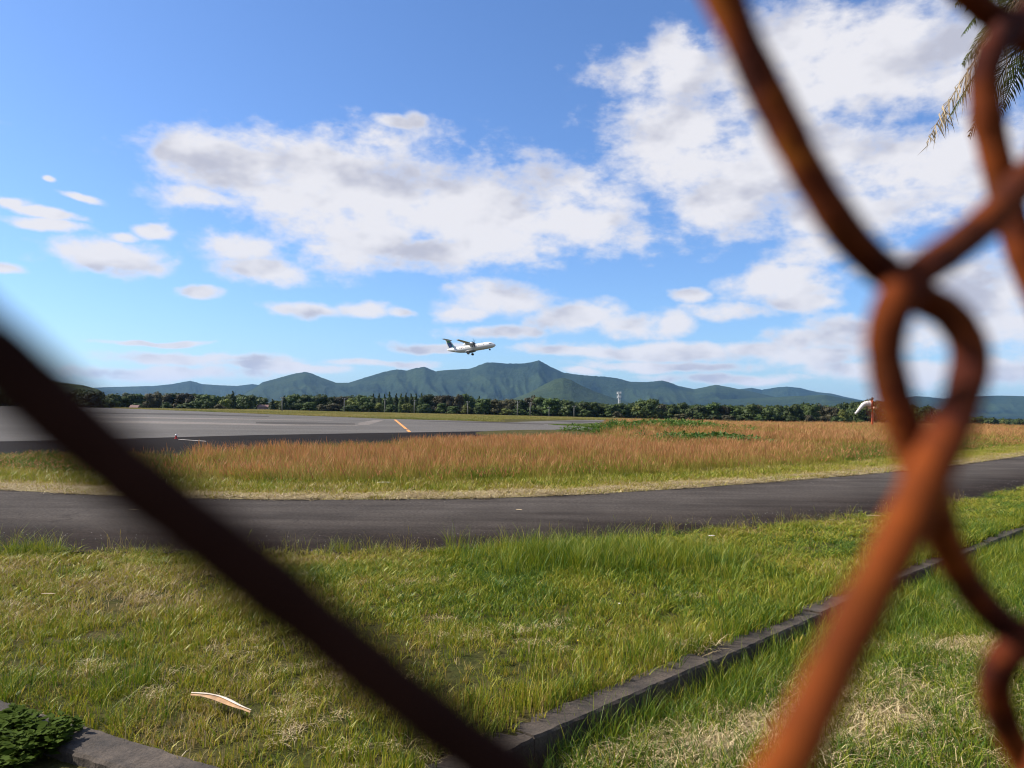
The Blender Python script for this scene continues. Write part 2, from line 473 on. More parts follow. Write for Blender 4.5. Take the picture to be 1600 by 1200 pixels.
def make_concrete(name, lo, hi):
    m, nt, N, L, b = new_mat(name)
    co = objco(N)
    f = noise_tex(N, L, 3.5, 7, 0.68, vec=co)
    g = noise_tex(N, L, 75, 4, 0.7, vec=co)
    c = ramp(N, L, f, [(0.28, lo), (0.5, tuple((a + b_) / 2 for a, b_ in zip(lo, hi))), (0.72, hi)])
    sp = ramp(N, L, g, [(0.35, (0.4, 0.38, 0.36)), (0.55, (1, 1, 1)), (0.75, (1.25, 1.22, 1.2))])
    L.new(mixrgb(N, L, 0.8, c, sp, 'MULTIPLY'), b.inputs['Base Color'])
    b.inputs['Roughness'].default_value = 0.92
    bump(N, L, b, g, 0.9, 0.006)
    return m
CONCRETE = make_concrete('weathered_concrete', (0.010, 0.007, 0.005), (0.125, 0.093, 0.067))

def make_mountain(name, a, b_):
    m, nt, N, L, b = new_mat(name)
    geo = N.new('ShaderNodeNewGeometry').outputs['Position']
    f = noise_tex(N, L, 0.0022, 6, 0.6, vec=geo)
    g = noise_tex(N, L, 0.03, 4, 0.7, vec=geo)
    c = ramp(N, L, f, [(0.35, a), (0.65, b_)])
    sp = ramp(N, L, g, [(0.3, (0.6, 0.6, 0.6)), (0.7, (1.35, 1.35, 1.3))])
    L.new(mixrgb(N, L, 1.0, c, sp, 'MULTIPLY'), b.inputs['Base Color'])
    b.inputs['Roughness'].default_value = 0.95; b.inputs['Specular IOR Level'].default_value = 0.1
    bump(N, L, b, g, 1.0, 14)
    return m
MOUNTAIN = make_mountain('forested_mountain', (0.009, 0.022, 0.016), (0.036, 0.058, 0.026))
MOUNTAIN_NEAR = make_mountain('forested_foothill', (0.018, 0.036, 0.018), (0.042, 0.062, 0.024))

# ------------------------------------------------------------------ ground lines, from the photograph
ROAD_FAR = [on_ground(*p) for p in [(0,766),(200,776),(400,781),(600,781),(800,778),(1000,768),(1200,754),(1400,737),(1500,726),(1600,712)]]
ROAD_NEAR = [on_ground(*p) for p in [(0,858),(200,862),(400,864),(600,863),(800,853),(1000,838),(1200,823),(1400,800),(1500,783),(1600,762)]]
def extend(l, a, b):
    d0 = (l[0] - l[1]).normalized(); d1 = (l[-1] - l[-2]).normalized()
    da = [x for x in (a, a * .6, a * .35, a * .15, a * .06) if x > 1.0 or x == a]
    db = [x for x in (b * .03, b * .07, b * .15, b * .3, b * .6, b) if x > 1.0 or x == b]
    return [l[0] + d0 * x for x in da] + l + [l[-1] + d1 * x for x in db]
ROAD_FAR = extend(ROAD_FAR, 26, 70); ROAD_NEAR = extend(ROAD_NEAR, 26, 86)
RF = catmull(ROAD_FAR, 8); RN = catmull(ROAD_NEAR, 8)
RFX, RFY = np.array([p.x for p in RF]), np.array([p.y for p in RF])
RNX, RNY = np.array([p.x for p in RN]), np.array([p.y for p in RN])
def road_far_y(x): return np.interp(x, RFX, RFY)
def road_near_y(x): return np.interp(x, RNX, RNY)

# right-hand drain kerb (outer edge = grass side, inner edge = drop side)
KERB_PTS = [on_ground(*p) for p in [(690,1212),(815,1150),(1000,1072),(1190,992),(1400,900),(1600,824)]]
KERB_PTS = extend(KERB_PTS, 1.2, 16)
KX, KY = np.array([p.x for p in KERB_PTS]), np.array([p.y for p in KERB_PTS])
def kerb_side(x, y):
    """signed distance from the kerb line, positive on the low (right-hand) side"""
    yy = np.interp(x, KX, KY)
    return (yy - y) * 0.74
LOW = -0.175
# left-hand footing strip
LK_A = on_ground(0, 1104); LK_B = on_ground(300, 1198)
LKD = (LK_B - LK_A).normalized(); LKN = Vector((-LKD.y, LKD.x, 0))   # points away from the camera
if LKN.y < 0: LKN = -LKN

def far_z(x, y):
    d = np.hypot(x, y); az = x / np.maximum(np.abs(y), 1)
    k = np.clip((az + 0.33) / 0.8, 0, 1.1) * 0.0145
    return -np.clip((d - 330) * 0.04, 0, 8) - np.clip(d - 150, 0, 190) * k
def ground_h(x, y):
    x = np.asarray(x, float); y = np.asarray(y, float)
    d = np.hypot(x, y)
    h = far_z(x, y)
    h = h + (fbm(x * 0.8, y * 0.8, 3, 5) - 0.5) * 0.07 * np.clip((d - 1) / 3, 0, 1) * np.clip((25 - d) / 6, 0, 1) * (np.clip(np.abs(y - (road_far_y(x) + road_near_y(x)) / 2) - 3.2, 0, 1))
    s = kerb_side(x, y)
    low = np.clip((s + 0.01) / 0.06, 0, 1)
    h = h + low * (LOW + 0.10 * np.clip(s / 2.5, 0, 1)) * (x > -0.9) * (y < 40)
    # gentle swell under the lawn by the road, and a hump with creepers on the field
    h = h - 0.02 * np.exp(-((y - road_near_y(x)) / 0.7) ** 2)
    h = h + 0.68 * np.exp(-(((x - 11.5) / 7.0) ** 2 + ((y - 55) / 7) ** 2))
    return h

def axis(breaks):
    out = []
    for (a, b, s) in breaks:
        out += list(np.arange(a, b, s))
    return np.array(out + [breaks[-1][1]])
gx = np.concatenate([-np.geomspace(16000, 40, 30), axis([(-38, -8, 1.0), (-8, -4, 0.3), (-4, 9, 0.1), (9, 16, 0.3), (16, 40, 1.0)]), np.geomspace(42, 16000, 30)])
gy = np.concatenate([axis([(-60, 0, 6), (0, 2.4, 0.3), (2.4, 13, 0.1), (13, 22, 0.5), (22, 80, 1.2)]), np.geomspace(83, 16000, 44)])
X, Y = np.meshgrid(gx, gy)
Z = ground_h(X, Y)
nx_, ny_ = len(gx), len(gy)
me = bpy.data.meshes.new('ground')
idx = np.arange(nx_ * ny_).reshape(ny_, nx_)
quads = np.stack([idx[:-1, :-1], idx[:-1, 1:], idx[1:, 1:], idx[1:, :-1]], -1).reshape(-1, 4)
me.vertices.add(nx_ * ny_); me.vertices.foreach_set('co', np.stack([X, Y, Z], -1).ravel())
me.loops.add(quads.size); me.loops.foreach_set('vertex_index', quads.ravel())
me.polygons.add(len(quads)); me.polygons.foreach_set('loop_start', np.arange(0, quads.size, 4)); me.polygons.foreach_set('loop_total', np.full(len(quads), 4))
me.update(); me.validate()
tag(link_mesh('ground', me, mat=SOIL, smooth=True), kind='structure')

# service road: a cambered strip
def resample(l, n):
    d = [0]
    for p, q in zip(l, l[1:]): d.append(d[-1] + (q - p).length)
    t = np.linspace(0, d[-1], n)
    return [Vector((np.interp(u, d, [p.x for p in l]), np.interp(u, d, [p.y for p in l]), 0)) for u in t]
# match the two edges by the nearest crossing
near_r = resample(RN, 260)
vs, fs = [], []
for i, p in enumerate(near_r):
    j = min(range(len(RF)), key=lambda k: (RF[k] - p).length)
    # nearest point on the polyline
    best = None
    for k in (j - 1, j):
        if 0 <= k < len(RF) - 1:
            a, b_ = RF[k], RF[k + 1]; t = max(0, min(1, (p - a).dot(b_ - a) / (b_ - a).length_squared)); q = a + (b_ - a) * t
            if best is None or (q - p).length < (best - p).length: best = q
    w = 0.06 * (mnoise.noise(Vector((i * 0.35, 0, 3))))
    dirn = (best - p).normalized()
    for k in range(7):
        t = k / 6
        q = (p - dirn * (0.12 + w)).lerp(best + dirn * 0.05, t)
        vs.append((q.x, q.y, 0.012 + 0.035 * (1 - (2 * t - 1) ** 2)))
for i in range(len(near_r) - 1):
    for k in range(6): fs.append((i * 7 + k, (i + 1) * 7 + k, (i + 1) * 7 + k + 1, i * 7 + k + 1))
road_o = tag(mesh_obj('road', vs, fs, ROAD_ASPHALT, smooth=True), kind='structure')
ac = road_o.data.attributes.new('across', 'FLOAT', 'POINT'); ac.data.foreach_set('value', [(i % 7) / 6 for i in range(len(vs))])

def flat_poly(name, pts, z, mat):
    """pts: closed outline; triangulated, facing up"""
    bm = bmesh.new()
    v = [bm.verts.new((p.x, p.y, z)) for p in pts]
    f = bm.faces.new(v)
    bm.normal_update()
    if f.normal.z < 0: f.normal_flip()
    bmesh.ops.triangulate(bm, faces=[f])
    me = bpy.data.meshes.new(name); bm.to_mesh(me); bm.free()
    return tag(link_mesh(name, me, mat=mat), kind='structure')

GH = 0.62   # height of the tall grass, over whose tips the pavement is first seen
# outline of the pavement: the near edge is hidden behind the grass tips
edge_px = [(-250,706),(0,699),(150,695),(270,690),(400,685),(600,681),(800,676),(950,672)]
NEAR_EDGE = [on_ground(px, py, GH if px > 200 else 0.30) for px, py in edge_px]
for p in NEAR_EDGE: p.z = 0
lip_px = [(-250,700),(0,693),(150,689),(270,685),(400,680),(600,677),(800,673.5),(950,671)]
LIP = [on_ground(px, py) for px, py in lip_px]
shoulder_far = [on_ground(px, py) for px, py in [(-250,696),(0,690),(150,687),(270,683.5),(400,680),(600,676.5),(800,673.3),(955,670.8)]]
flat_poly('runway_shoulder', NEAR_EDGE + shoulder_far[::-1], 0.012, SHOULDER)
RUNWAY_FAR = [(-300,632.5),(0,634.5),(100,636),(170,637.5),(300,642.5),(450,648.5),(600,654.5),(700,657),(850,662),(905,666),(955,670.5)]
flat_poly('runway', shoulder_far + [on_ground(*p) for p in RUNWAY_FAR[::-1]][1:], 0.012, APRON)
flat_poly('taxiway', [on_ground(*p) for p in [(852,661.9),(790,659.9),(905,656.3),(960,656.3),(1010,658.6),(955,661.2),(900,662.6)]], 0.016, APRON)
# worn lighter and darker bands on the pavement, where it was resurfaced
WORN = make_asphalt('worn_asphalt', (0.20, 0.178, 0.165), (0.25, 0.225, 0.205), 0.12)
PATCH = make_asphalt('patched_asphalt', (0.070, 0.064, 0.060), (0.10, 0.093, 0.088), 0.12)
def band(name, px, mat, z): return flat_poly(name, [on_ground(*p) for p in px], z, mat)
band('runway_band', [(120,657),(280,659),(430,663),(560,664.2),(560,665.2),(430,665.2),(280,662.5),(120,660)], WORN, 0.018)
band('runway_band', [(400,659.2),(480,660),(555,662),(555,663.6),(470,663.6),(400,661.6)], PATCH, 0.018)
band('runway_band', [(560,660.8),(585,656.5),(600,656.6),(575,664.5),(560,664.5)], WORN, 0.018)
band('runway_band', [(120,644),(300,646.5),(420,650.5),(420,651.5),(300,648.8),(120,646)], PATCH, 0.018)
band('runway_band', [(130,650.5),(300,653),(520,656.5),(520,657.3),(300,654.8),(130,652)], WORN, 0.018)
band('runway_band', [(640,657.6),(775,659.4),(850,662.6),(850,663.6),(775,661.6),(700,659.8)], PATCH, 0.018)
band('runway_band', [(860,659.2),(905,657.4),(950,658.6),(905,660.6)], PATCH, 0.022)
PAINT = simple('orange_paint', (0.75, 0.30, 0.06), 0.7, 0.25, 1.2)
band('taxi_line', [(615.2,656.0),(619.0,656.0),(637.0,670.6),(632.6,670.6)], PAINT, 0.024)
band('taxi_line', [(634.2,671.8),(638.6,671.8),(642.5,675.6),(637.8,675.6)], PAINT, 0.024)

# mown straw verge along the far side of the service road
vs, fs = [], []
RS = resample([p for p in RF], 200)
for i, p in enumerate(RS):
    t = (RS[min(i + 1, 199)] - RS[max(i - 1, 0)]).normalized(); nrm_ = Vector((-t.y, t.x, 0))
    w = 0.42 + 0.2 * mnoise.noise(Vector((i * 0.22, 1, 0)))
    for k, u in enumerate((-0.06 - 0.05 * mnoise.noise(Vector((i * 1.3, 4, 0))), 0.10, w, w + 0.75)):
        q = p + nrm_ * u
        vs.append((q.x, q.y, max(float(ground_h(q.x, q.y)), 0) + (0.026 if 0 < k < 3 else 0.010 if k == 0 else 0.012)))
for i in range(199):
    for k in range(3): fs.append((i * 4 + k, (i + 1) * 4 + k, (i + 1) * 4 + k + 1, i * 4 + k + 1))
tag(mesh_obj('verge', vs, fs, STRAW_GROUND, smooth=True), kind='structure')

# drain kerb in cast lengths
def slab_between(mb, a, b, w0, w1, z0, z1, wob=0.0, seg=10):
    """a concrete length from a to b, w0..w1 across (positive = low side), z0..z1 high, uneven edges"""
    d = (b - a); L_ = d.length; t = d.normalized(); nrm_ = Vector((t.y, -t.x, 0))
    vs = []
    for i in range(seg + 1):
        p = a + d * (i / seg)
        for (u, z, j) in ((w0, z0, 0), (w0, z1, 1), (w1 - 0.012, z1, 2), (w1, z1 - 0.014, 3), (w1, z0, 4)):
            k = Vector((p.x * 14, p.y * 14, j * 3.1))
            q = p + nrm_ * (u + wob * mnoise.noise(k))
            vs.append((q.x, q.y, z + (wob * 0.6 * mnoise.noise(k + Vector((7, 3, 1))) if z > z0 else 0)))
    fs = []
    for i in range(seg):
        for k in range(5):
            a_, b_ = i * 5 + k, i * 5 + (k + 1) % 5
            fs.append((a_, b_, b_ + 5, a_ + 5))
    fs += [(4, 3, 2, 1, 0), tuple(seg * 5 + k for k in range(5))]
    mb.add(vs, fs)
kl = resample(KERB_PTS, 400)
tot = sum((q - p).length for p, q in zip(kl, kl[1:]))
drain = empty('drain_kerb', kl[0]); tag(drain, kind='structure')
LEN = 1.8
s_ = 0.0
def point_at(l, s):
    acc = 0
    for p, q in zip(l, l[1:]):
        d = (q - p).length
        if acc + d >= s: return p + (q - p) * ((s - acc) / d)
        acc += d
    return l[-1].copy()
i = 0
while s_ + LEN < tot:
    a, b_ = point_at(kl, s_ + 0.006), point_at(kl, s_ + LEN - 0.006)
    mb = MB()
    dz = 0.008 * math.sin(i * 2.3)
    slab_between(mb, a, b_, -0.115 + 0.006 * math.sin(i * 1.7), 0.075 + 0.006 * math.sin(i * 3.1), LOW - 0.15, 0.008 + dz, 0.009, 60)
    o = mb.build('kerb_length', CONCRETE, smooth=False)
    o.parent = drain; o.matrix_parent_inverse = Matrix.Translation(-kl[0])
    s_ += LEN; i += 1
# footing strip on the left
foot = empty('footing_strip', LK_A); tag(foot, kind='structure')
p0 = LK_A - LKD * 5.6
for i in range(6):
    a = p0 + LKD * (i * 1.5 + 0.005); b_ = p0 + LKD * (i * 1.5 + 1.495)
    if a.x > -0.75: break
    mb = MB(); slab_between(mb, a, b_, 0.02, 0.23, -0.3, 0.045, 0.010, 60)
    o = mb.build('footing_length', CONCRETE)
    o.parent = foot; o.matrix_parent_inverse = Matrix.Translation(-LK_A)

# ------------------------------------------------------------------ mountains
def ridge(name, crest_px, dist, depth, mat, seed, spur=0.35, base=-12, nu=260, nv=60):
    xs = [p[0] for p in crest_px]; ys = [p[1] for p in crest_px]
    vs = []
    for j in range(nv + 1):
        t = j / nv                      # 0 front foot, 0.6 crest, 1 back foot
        for i in range(nu + 1):
            px = xs[0] + (xs[-1] - xs[0]) * i / nu
            py = np.interp(px, xs, ys)
            r = ray(px, py); r = r / math.hypot(r.x, r.y)
            h = r.z * dist + CAM_Z - base
            fade = min(1, (i / nu) * 12, (1 - i / nu) * 12)
            h = h * (fade * 0.9 + 0.1)
            s = (t - 0.6) / 0.6 if t < 0.6 else (t - 0.6) / 0.4
            prof = (1 - abs(s)) ** 1.3
            u = px / 1600 * 2 * dist / 900
            k = mnoise.noise(Vector((u * 0.9 + s * 0.6, s * 0.9, seed)))
            rd = 1 - abs(mnoise.noise(Vector((u * 1.9 + s * 0.9 + 0.8 * k, s * 0.7, seed + 5)))) * 2
            rd2 = 1 - abs(mnoise.noise(Vector((u * 4.6 + s * 1.4 + 0.5 * k, s * 2.2, seed + 9)))) * 2
            side = math.sin(min(1, abs(s) * 1.0) * math.pi)     # no change at crest and foot
            side *= (abs(s) * 1.6) if abs(s) < 0.6 else 1.0
            rd3 = 1 - abs(mnoise.noise(Vector((u * 10 + s * 2, s * 5, seed + 13)))) * 2
            carve = 1 - side * spur * (0.75 * (1 - rd) + 0.36 * (1 - rd2) + 0.16 * (1 - rd3))
            z = h * prof * max(carve, 0.1)
            z += h * 0.012 * mnoise.noise(Vector((u * 26, s * 20, seed)))
            y_ = dist + (t - 0.6) * depth
            vs.append((r.x * y_, r.y * y_, base + max(z, -4)))
    fs = [(j * (nu + 1) + i, j * (nu + 1) + i + 1, (j + 1) * (nu + 1) + i + 1, (j + 1) * (nu + 1) + i) for j in range(nv) for i in range(nu)]
    return tag(mesh_obj(name, vs, fs, mat, smooth=True), kind='structure')
ridge('mountain_range', [(330,626),(365,610),(385,603),(400,600),(430,592),(455,585),(470,582),(477,581),(486,583),(500,589),(525,598),(545,598),(570,590),(600,581),(620,577),(635,579),(650,575),(663,573),(670,576),(680,580),(700,578),(735,576),(750,570),(760,566.5),(768,566),(780,567),(790,568),(815,568),(830,566),(842,563),(850,567),(860,573),(880,582),(900,585),(920,587),(945,588.5),(965,591),(985,596.5),(1010,597),(1035,594.5),(1048,598),(1060,603),(1085,608),(1105,604),(1118,601),(1140,605),(1175,612),(1220,622),(1290,630)], 6200, 3600, MOUNTAIN, 2.0, 0.62, nu=420, nv=80)
ridge('mountain_range', [(60,618),(120,607),(165,605),(200,604),(240,603),(270,600),(285,597),(297,595),(306,597),(315,600),(345,602),(370,603),(395,600),(430,606),(480,615)], 8600, 3000, MOUNTAIN, 8.0, 0.3)
ridge('mountain_range', [(1080,616),(1130,611),(1155,608),(1175,606),(1190,609),(1215,605),(1230,604),(1250,606),(1265,610),(1280,613),(1300,615),(1320,620),(1360,628),(1400,632)], 8800, 2600, MOUNTAIN, 14.0, 0.3)
ridge('mountain_range', [(1340,634),(1380,627),(1410,622),(1430,619),(1450,620),(1475,623),(1500,620),(1530,619),(1560,618),(1600,619),(1680,614),(1800,618),(1950,626)], 7400, 3000, MOUNTAIN, 21.0, 0.35)
ridge('foothills', [(770,640),(800,624),(830,612),(850,601),(866,593),(880,590),(893,594),(905,601),(930,612),(965,624),(1010,636)], 3600, 1500, MOUNTAIN_NEAR, 31.0, 0.3, nu=160, nv=50)
ridge('foothills', [(1000,640),(1060,631),(1130,624),(1180,622),(1240,619),(1290,617),(1340,626),(1400,634)], 5200, 1600, MOUNTAIN, 37.0, 0.3, nu=160, nv=50)
ridge('foothills', [(-500,612),(-300,600),(-150,592),(0,590),(60,592),(100,598),(130,602),(160,610),(185,622),(215,632)], 560, 260, MOUNTAIN_NEAR, 41.0, 0.12, base=-9, nu=160, nv=40)

# ------------------------------------------------------------------ plants as instances
def blades_mesh(name, n, rad, hmin, hmax, wid, lean, mat, seg=3, curl=0.35, heads=0.0, head_len=0.3, head_w=2.6, seed=0):
    r = random.Random(seed)
    vs, fs, bl, hd = [], [], [], []
    for i in range(n):
        a = r.uniform(0, 2 * math.pi); q = rad * math.sqrt(r.random())
        bx, by = q * math.cos(a), q * math.sin(a)
        h = r.uniform(hmin, hmax)
        la = a + r.uniform(-1.2, 1.2) if r.random() < 0.7 else r.uniform(0, 6.28)
        ln = h * r.uniform(0.1, 1.0) * lean
        wa = r.uniform(0, math.pi)
        wx, wy = math.cos(wa), math.sin(wa)
        w = wid * r.uniform(0.6, 1.3)
        b0 = len(vs); val = r.random(); hh = r.random() < heads
        S = seg + (2 if hh else 0)
        for k in range(S + 1):
            t = k / S
            x = bx + math.cos(la) * ln * t ** (1 + curl * 2); y = by + math.sin(la) * ln * t ** (1 + curl * 2)
            z = h * (t - curl * 0.5 * lean * t * t)
            if hh:
                ww = w * 0.35 if t < 1 - head_len else w * head_w * math.sin(math.pi * min(1, (t - (1 - head_len)) / head_len * 0.85 + 0.12))
            else:
                ww = w * (1 - t) ** 0.7
            if k == S and not hh:
                vs.append((x, y, z)); bl.append(val); hd.append(0)
            else:
                vs += [(x - wx * ww / 2, y - wy * ww / 2, z), (x + wx * ww / 2, y + wy * ww / 2, z)]
                bl += [val] * 2; hd += [1.0 if hh and t >= 1 - head_len - 0.01 else 0.0] * 2
        for k in range(S):
            p = b0 + 2 * k
            if k == S - 1 and not hh: fs.append((p, p + 1, p + 2))
            else: fs.append((p, p + 1, p + 3, p + 2))
    me = bpy.data.meshes.new(name); me.from_pydata(vs, [], fs); me.update()
    at = me.attributes.new('blade', 'FLOAT', 'POINT'); at.data.foreach_set('value', bl)
    at = me.attributes.new('head', 'FLOAT', 'POINT'); at.data.foreach_set('value', hd)
    me.materials.append(mat)
    return me

def leafy_mesh(name, n, rad, h, size, mat, seed=0, droop=0.3):
    """a low mound of separate leaves"""
    r = random.Random(seed)
    vs, fs, bl = [], [], []
    for i in range(n):
        a = r.uniform(0, 6.28); q = rad * math.sqrt(r.random()); zt = h * (1 - (q / rad) ** 2) * r.uniform(0.45, 1.0) + 0.01
        c = Vector((q * math.cos(a), q * math.sin(a), zt))
        d = Vector((math.cos(a + r.uniform(-1, 1)), math.sin(a + r.uniform(-1, 1)), r.uniform(-droop, 0.5))).normalized()
        s = size * r.uniform(0.6, 1.3)
        side = d.cross(Vector((r.uniform(-.4, .4), r.uniform(-.4, .4), 1))).normalized() * s * 0.32
        b0 = len(vs)
        vs += [c, c + d * s * 0.45 + side, c + d * s, c + d * s * 0.45 - side]
        fs.append((b0, b0 + 1, b0 + 2, b0 + 3)); bl += [r.random()] * 4
    me = bpy.data.meshes.new(name); me.from_pydata([tuple(v) for v in vs], [], fs); me.update()
    at = me.attributes.new('blade', 'FLOAT', 'POINT'); at.data.foreach_set('value', bl)
    me.materials.append(mat)
    return me

def scatter(name, meshes, pts, scl, tint, label, cat, lean=None, rs=None):
    """one object of stuff: pts (n,3); scl (n,3) ; tint (n); instances picked from meshes"""
    rs = rs or rng
    n = len(pts)
    src = bpy.data.collections.new(name + '_source')
    for i, m in enumerate(meshes):
        o = bpy.data.objects.new('%s_source_%02d' % (name, i), m); src.objects.link(o)
    me = bpy.data.meshes.new(name)
    me.vertices.add(n); me.vertices.foreach_set('co', np.asarray(pts, float).ravel())
    def at(nm, ty, data, key):
        a = me.attributes.new(nm, ty, 'POINT'); a.data.foreach_set(key, np.asarray(data).ravel())
    rot = np.zeros((n, 3)); rot[:, 2] = rs.uniform(0, 2 * math.pi, n)
    if lean is not None:
        rot[:, 0] = rs.normal(0, 0.10, n); rot[:, 1] = rs.normal(lean, 0.10, n)
        rot[:, 2] = rs.uniform(-0.5, 0.5, n)
    at('scl', 'FLOAT_VECTOR', scl, 'vector'); at('rot', 'FLOAT_VECTOR', rot, 'vector')
    at('tint', 'FLOAT', tint, 'value'); at('pick', 'INT', rs.integers(0, len(meshes), n), 'value')
    g = bpy.data.node_groups.new(name + '_nodes', 'GeometryNodeTree')
    g.interface.new_socket('Geometry', in_out='INPUT', socket_type='NodeSocketGeometry')
    g.interface.new_socket('Geometry', in_out='OUTPUT', socket_type='NodeSocketGeometry')
    N, L = g.nodes, g.links
    gi, go = N.new('NodeGroupInput'), N.new('NodeGroupOutput')
    ci = N.new('GeometryNodeCollectionInfo'); ci.inputs[0].default_value = src
    ci.inputs['Separate Children'].default_value = True; ci.inputs['Reset Children'].default_value = True
    ip = N.new('GeometryNodeInstanceOnPoints'); ip.inputs['Pick Instance'].default_value = True
    def na(nm, ty):
        a = N.new('GeometryNodeInputNamedAttribute'); a.data_type = ty; a.inputs[0].default_value = nm
        return a.outputs[0]
    er = N.new('FunctionNodeEulerToRotation')
    L.new(na('rot', 'FLOAT_VECTOR'), er.inputs[0])
    L.new(gi.outputs[0], ip.inputs['Points']); L.new(ci.outputs[0], ip.inputs['Instance'])
    L.new(na('pick', 'INT'), ip.inputs['Instance Index']); L.new(er.outputs[0], ip.inputs['Rotation'])
    L.new(na('scl', 'FLOAT_VECTOR'), ip.inputs['Scale'])
    L.new(ip.outputs[0], go.inputs[0])
    o = link_mesh(name, me)
    md = o.modifiers.new('instances', 'NODES'); md.node_group = g
    return tag(o, label, cat, kind='stuff')

GRASS = leaf_mat('lawn_grass', [(0.0, (0.060, 0.140, 0.008)), (0.32, (0.215, 0.275, 0.013)), (0.60, (0.400, 0.360, 0.026)), (0.84, (0.420, 0.290, 0.075)), (1.0, (0.480, 0.370, 0.200))], 0.27, rough=0.5, spec=0.3, rnd=0.34)
FIELD = leaf_mat('field_grass', [(0.0, (0.110, 0.170, 0.014)), (0.35, (0.270, 0.270, 0.026)), (0.62, (0.390, 0.330, 0.055)), (1.0, (0.450, 0.330, 0.100))], 0.35, tip=(0.38, 0.165, 0.068))
GOLD = leaf_mat('far_weeds', [(0.0, (0.120, 0.170, 0.030)), (0.5, (0.300, 0.270, 0.060)), (1.0, (0.420, 0.320, 0.110))], 0.3)
CREEPER = leaf_mat('creeper_leaves', [(0.0, (0.060, 0.130, 0.018)), (0.6, (0.130, 0.210, 0.030)), (1.0, (0.240, 0.260, 0.070))], 0.3)
WEED = leaf_mat('weed_leaves', [(0.0, (0.055, 0.090, 0.006)), (1.0, (0.140, 0.190, 0.016))], 0.25, rough=0.8, spec=0.08)

def jitter_grid(x0, x1, y0, y1, dens):
    n = int((x1 - x0) * (y1 - y0) * dens)
    return rng.uniform(x0, x1, n), rng.uniform(y0, y1, n)
def in_view(x, y, margin=0.10, zmin=0):
    return (np.abs(x) < (0.667 + margin) * y + 0.6) & (y > zmin)

def on_strip(x, y):
    """inside the left footing strip"""
    s = (x - LK_A.x) * LKN.x + (y - LK_A.y) * LKN.y
    return s

# lawn on the near side of the road
lawn_m = [blades_mesh('lawn', 15, 0.055, 0.04, 0.11, 0.0075, 1.0, GRASS, seed=s, curl=0.5) for s in range(5)] + \
         [blades_mesh('lawn', 11, 0.05, 0.08, 0.18, 0.0075, 1.0, GRASS, seed=20 + s, curl=0.7) for s in range(3)]
x, y = jitter_grid(-9, 16, 2.6, 19, 330)
s = kerb_side(x, y)
dry = fbm(x * 0.9, y * 0.9, 4, 3)
edge = road_near_y(x) + 0.04 + 0.10 * (fbm(x * 2.2, y * 0, 3, 9) - 0.5) * 2
keep = in_view(x, y) & (y < edge) & ((s < -0.085) | (x < -0.9)) & (on_strip(x, y) > 0.0)
thin = fbm(x * 1.7, y * 1.7, 3, 40)
keep &= (rng.random(len(x)) < np.where(thin < 0.36, 0.40, 1.0)) & (rng.random(len(x)) < np.clip(9.5 / y, 0.55, 1))
x, y, dry = x[keep], y[keep], dry[keep]
tall = np.exp(-(((x - 1.55) / 1.25) ** 2 + ((y - 8.6) / 1.1) ** 2))
hs = 0.55 + 0.75 * fbm(x * 1.3, y * 1.3, 3, 60) + 0.5 * rng.random(len(x)) ** 3
hs *= np.where(kerb_side(x, y) > -0.6, 1.15, 0.80)
right = np.clip((x + 2.0) / 4, 0, 1)
tint = 0.50 - 0.16 * right + (dry - 0.5) * 1.1 - 0.25 * tall + rng.normal(0, 0.10, len(x))
tint = np.clip(tint, 0.0, 0.95)
w_ = np.clip(y / 6, 0.8, 1.8)
scl = np.stack([w_, w_, hs * (1 + 0.3 * tall)], -1)
scatter('lawn_grass', lawn_m, np.stack([x, y, ground_h(x, y) - 0.008], -1), scl, tint, 'uneven green and straw-flecked grass between the narrow road and the kerb', 'grass')

# long bright tussocks at the road edge
tus_m = [blades_mesh('tussock', 34, 0.11, 0.20, 0.44, 0.0060, 0.65, GRASS, seg=4, seed=50 + s, curl=0.5) for s in range(4)]
pts, sc_, ti = [], [], []
def add_tuft(px, py, n, sx, sy, h, t):
    c = on_ground(px, py)
    for _ in range(n):
        X_ = c.x + rng.normal(0, sx); Y_ = c.y + rng.normal(0, sy)
        if Y_ > road_near_y(X_) + 0.12: Y_ = road_near_y(X_) + 0.12 - rng.random() * 0.3
        pts.append((X_, Y_, float(ground_h(X_, Y_)) - 0.01)); k = h * rng.uniform(0.7, 1.15)
        sc_.append((max(k, .7), max(k, .7), k)); ti.append(t + rng.normal(0, 0.08))
add_tuft(950, 880, 130, 0.85, 0.45, 0.98, 0.25)
add_tuft(900, 880, 60, 0.55, 0.35, 0.95, 0.22)
add_tuft(1060, 870, 40, 0.5, 0.3, 0.7, 0.25)
for (px, py, n_, h_, t_) in [(30,865,7,0.9,.3),(75,862,4,.6,.35),(210,866,4,.55,.4),(240,866,2,.5,.5),(525,866,6,.75,.35),(575,866,4,.55,.4),(640,868,3,.45,.4),(705,868,3,.6,.3),(1125,836,5,.6,.4),(1240,826,4,.5,.4),(1345,812,3,.5,.4),(780,862,3,.45,.35),
                             (200,1075,5,.7,.2),(205,1130,3,.6,.2),(620,1095,2,.5,.25),(310,960,4,.5,.3),(850,1040,4,.6,.2),(1060,1020,6,.7,.18),(1010,1040,4,.7,.15),(20,1080,5,.6,.22),(60,1090,4,.6,.22),(130,1085,3,.5,.25),(700,1010,4,.5,.25),(940,960,4,.5,.25),(1150,960,4,.5,.25),(1330,880,4,.5,.3)]:
    add_tuft(px, py, n_, 0.16, 0.10, h_, t_)
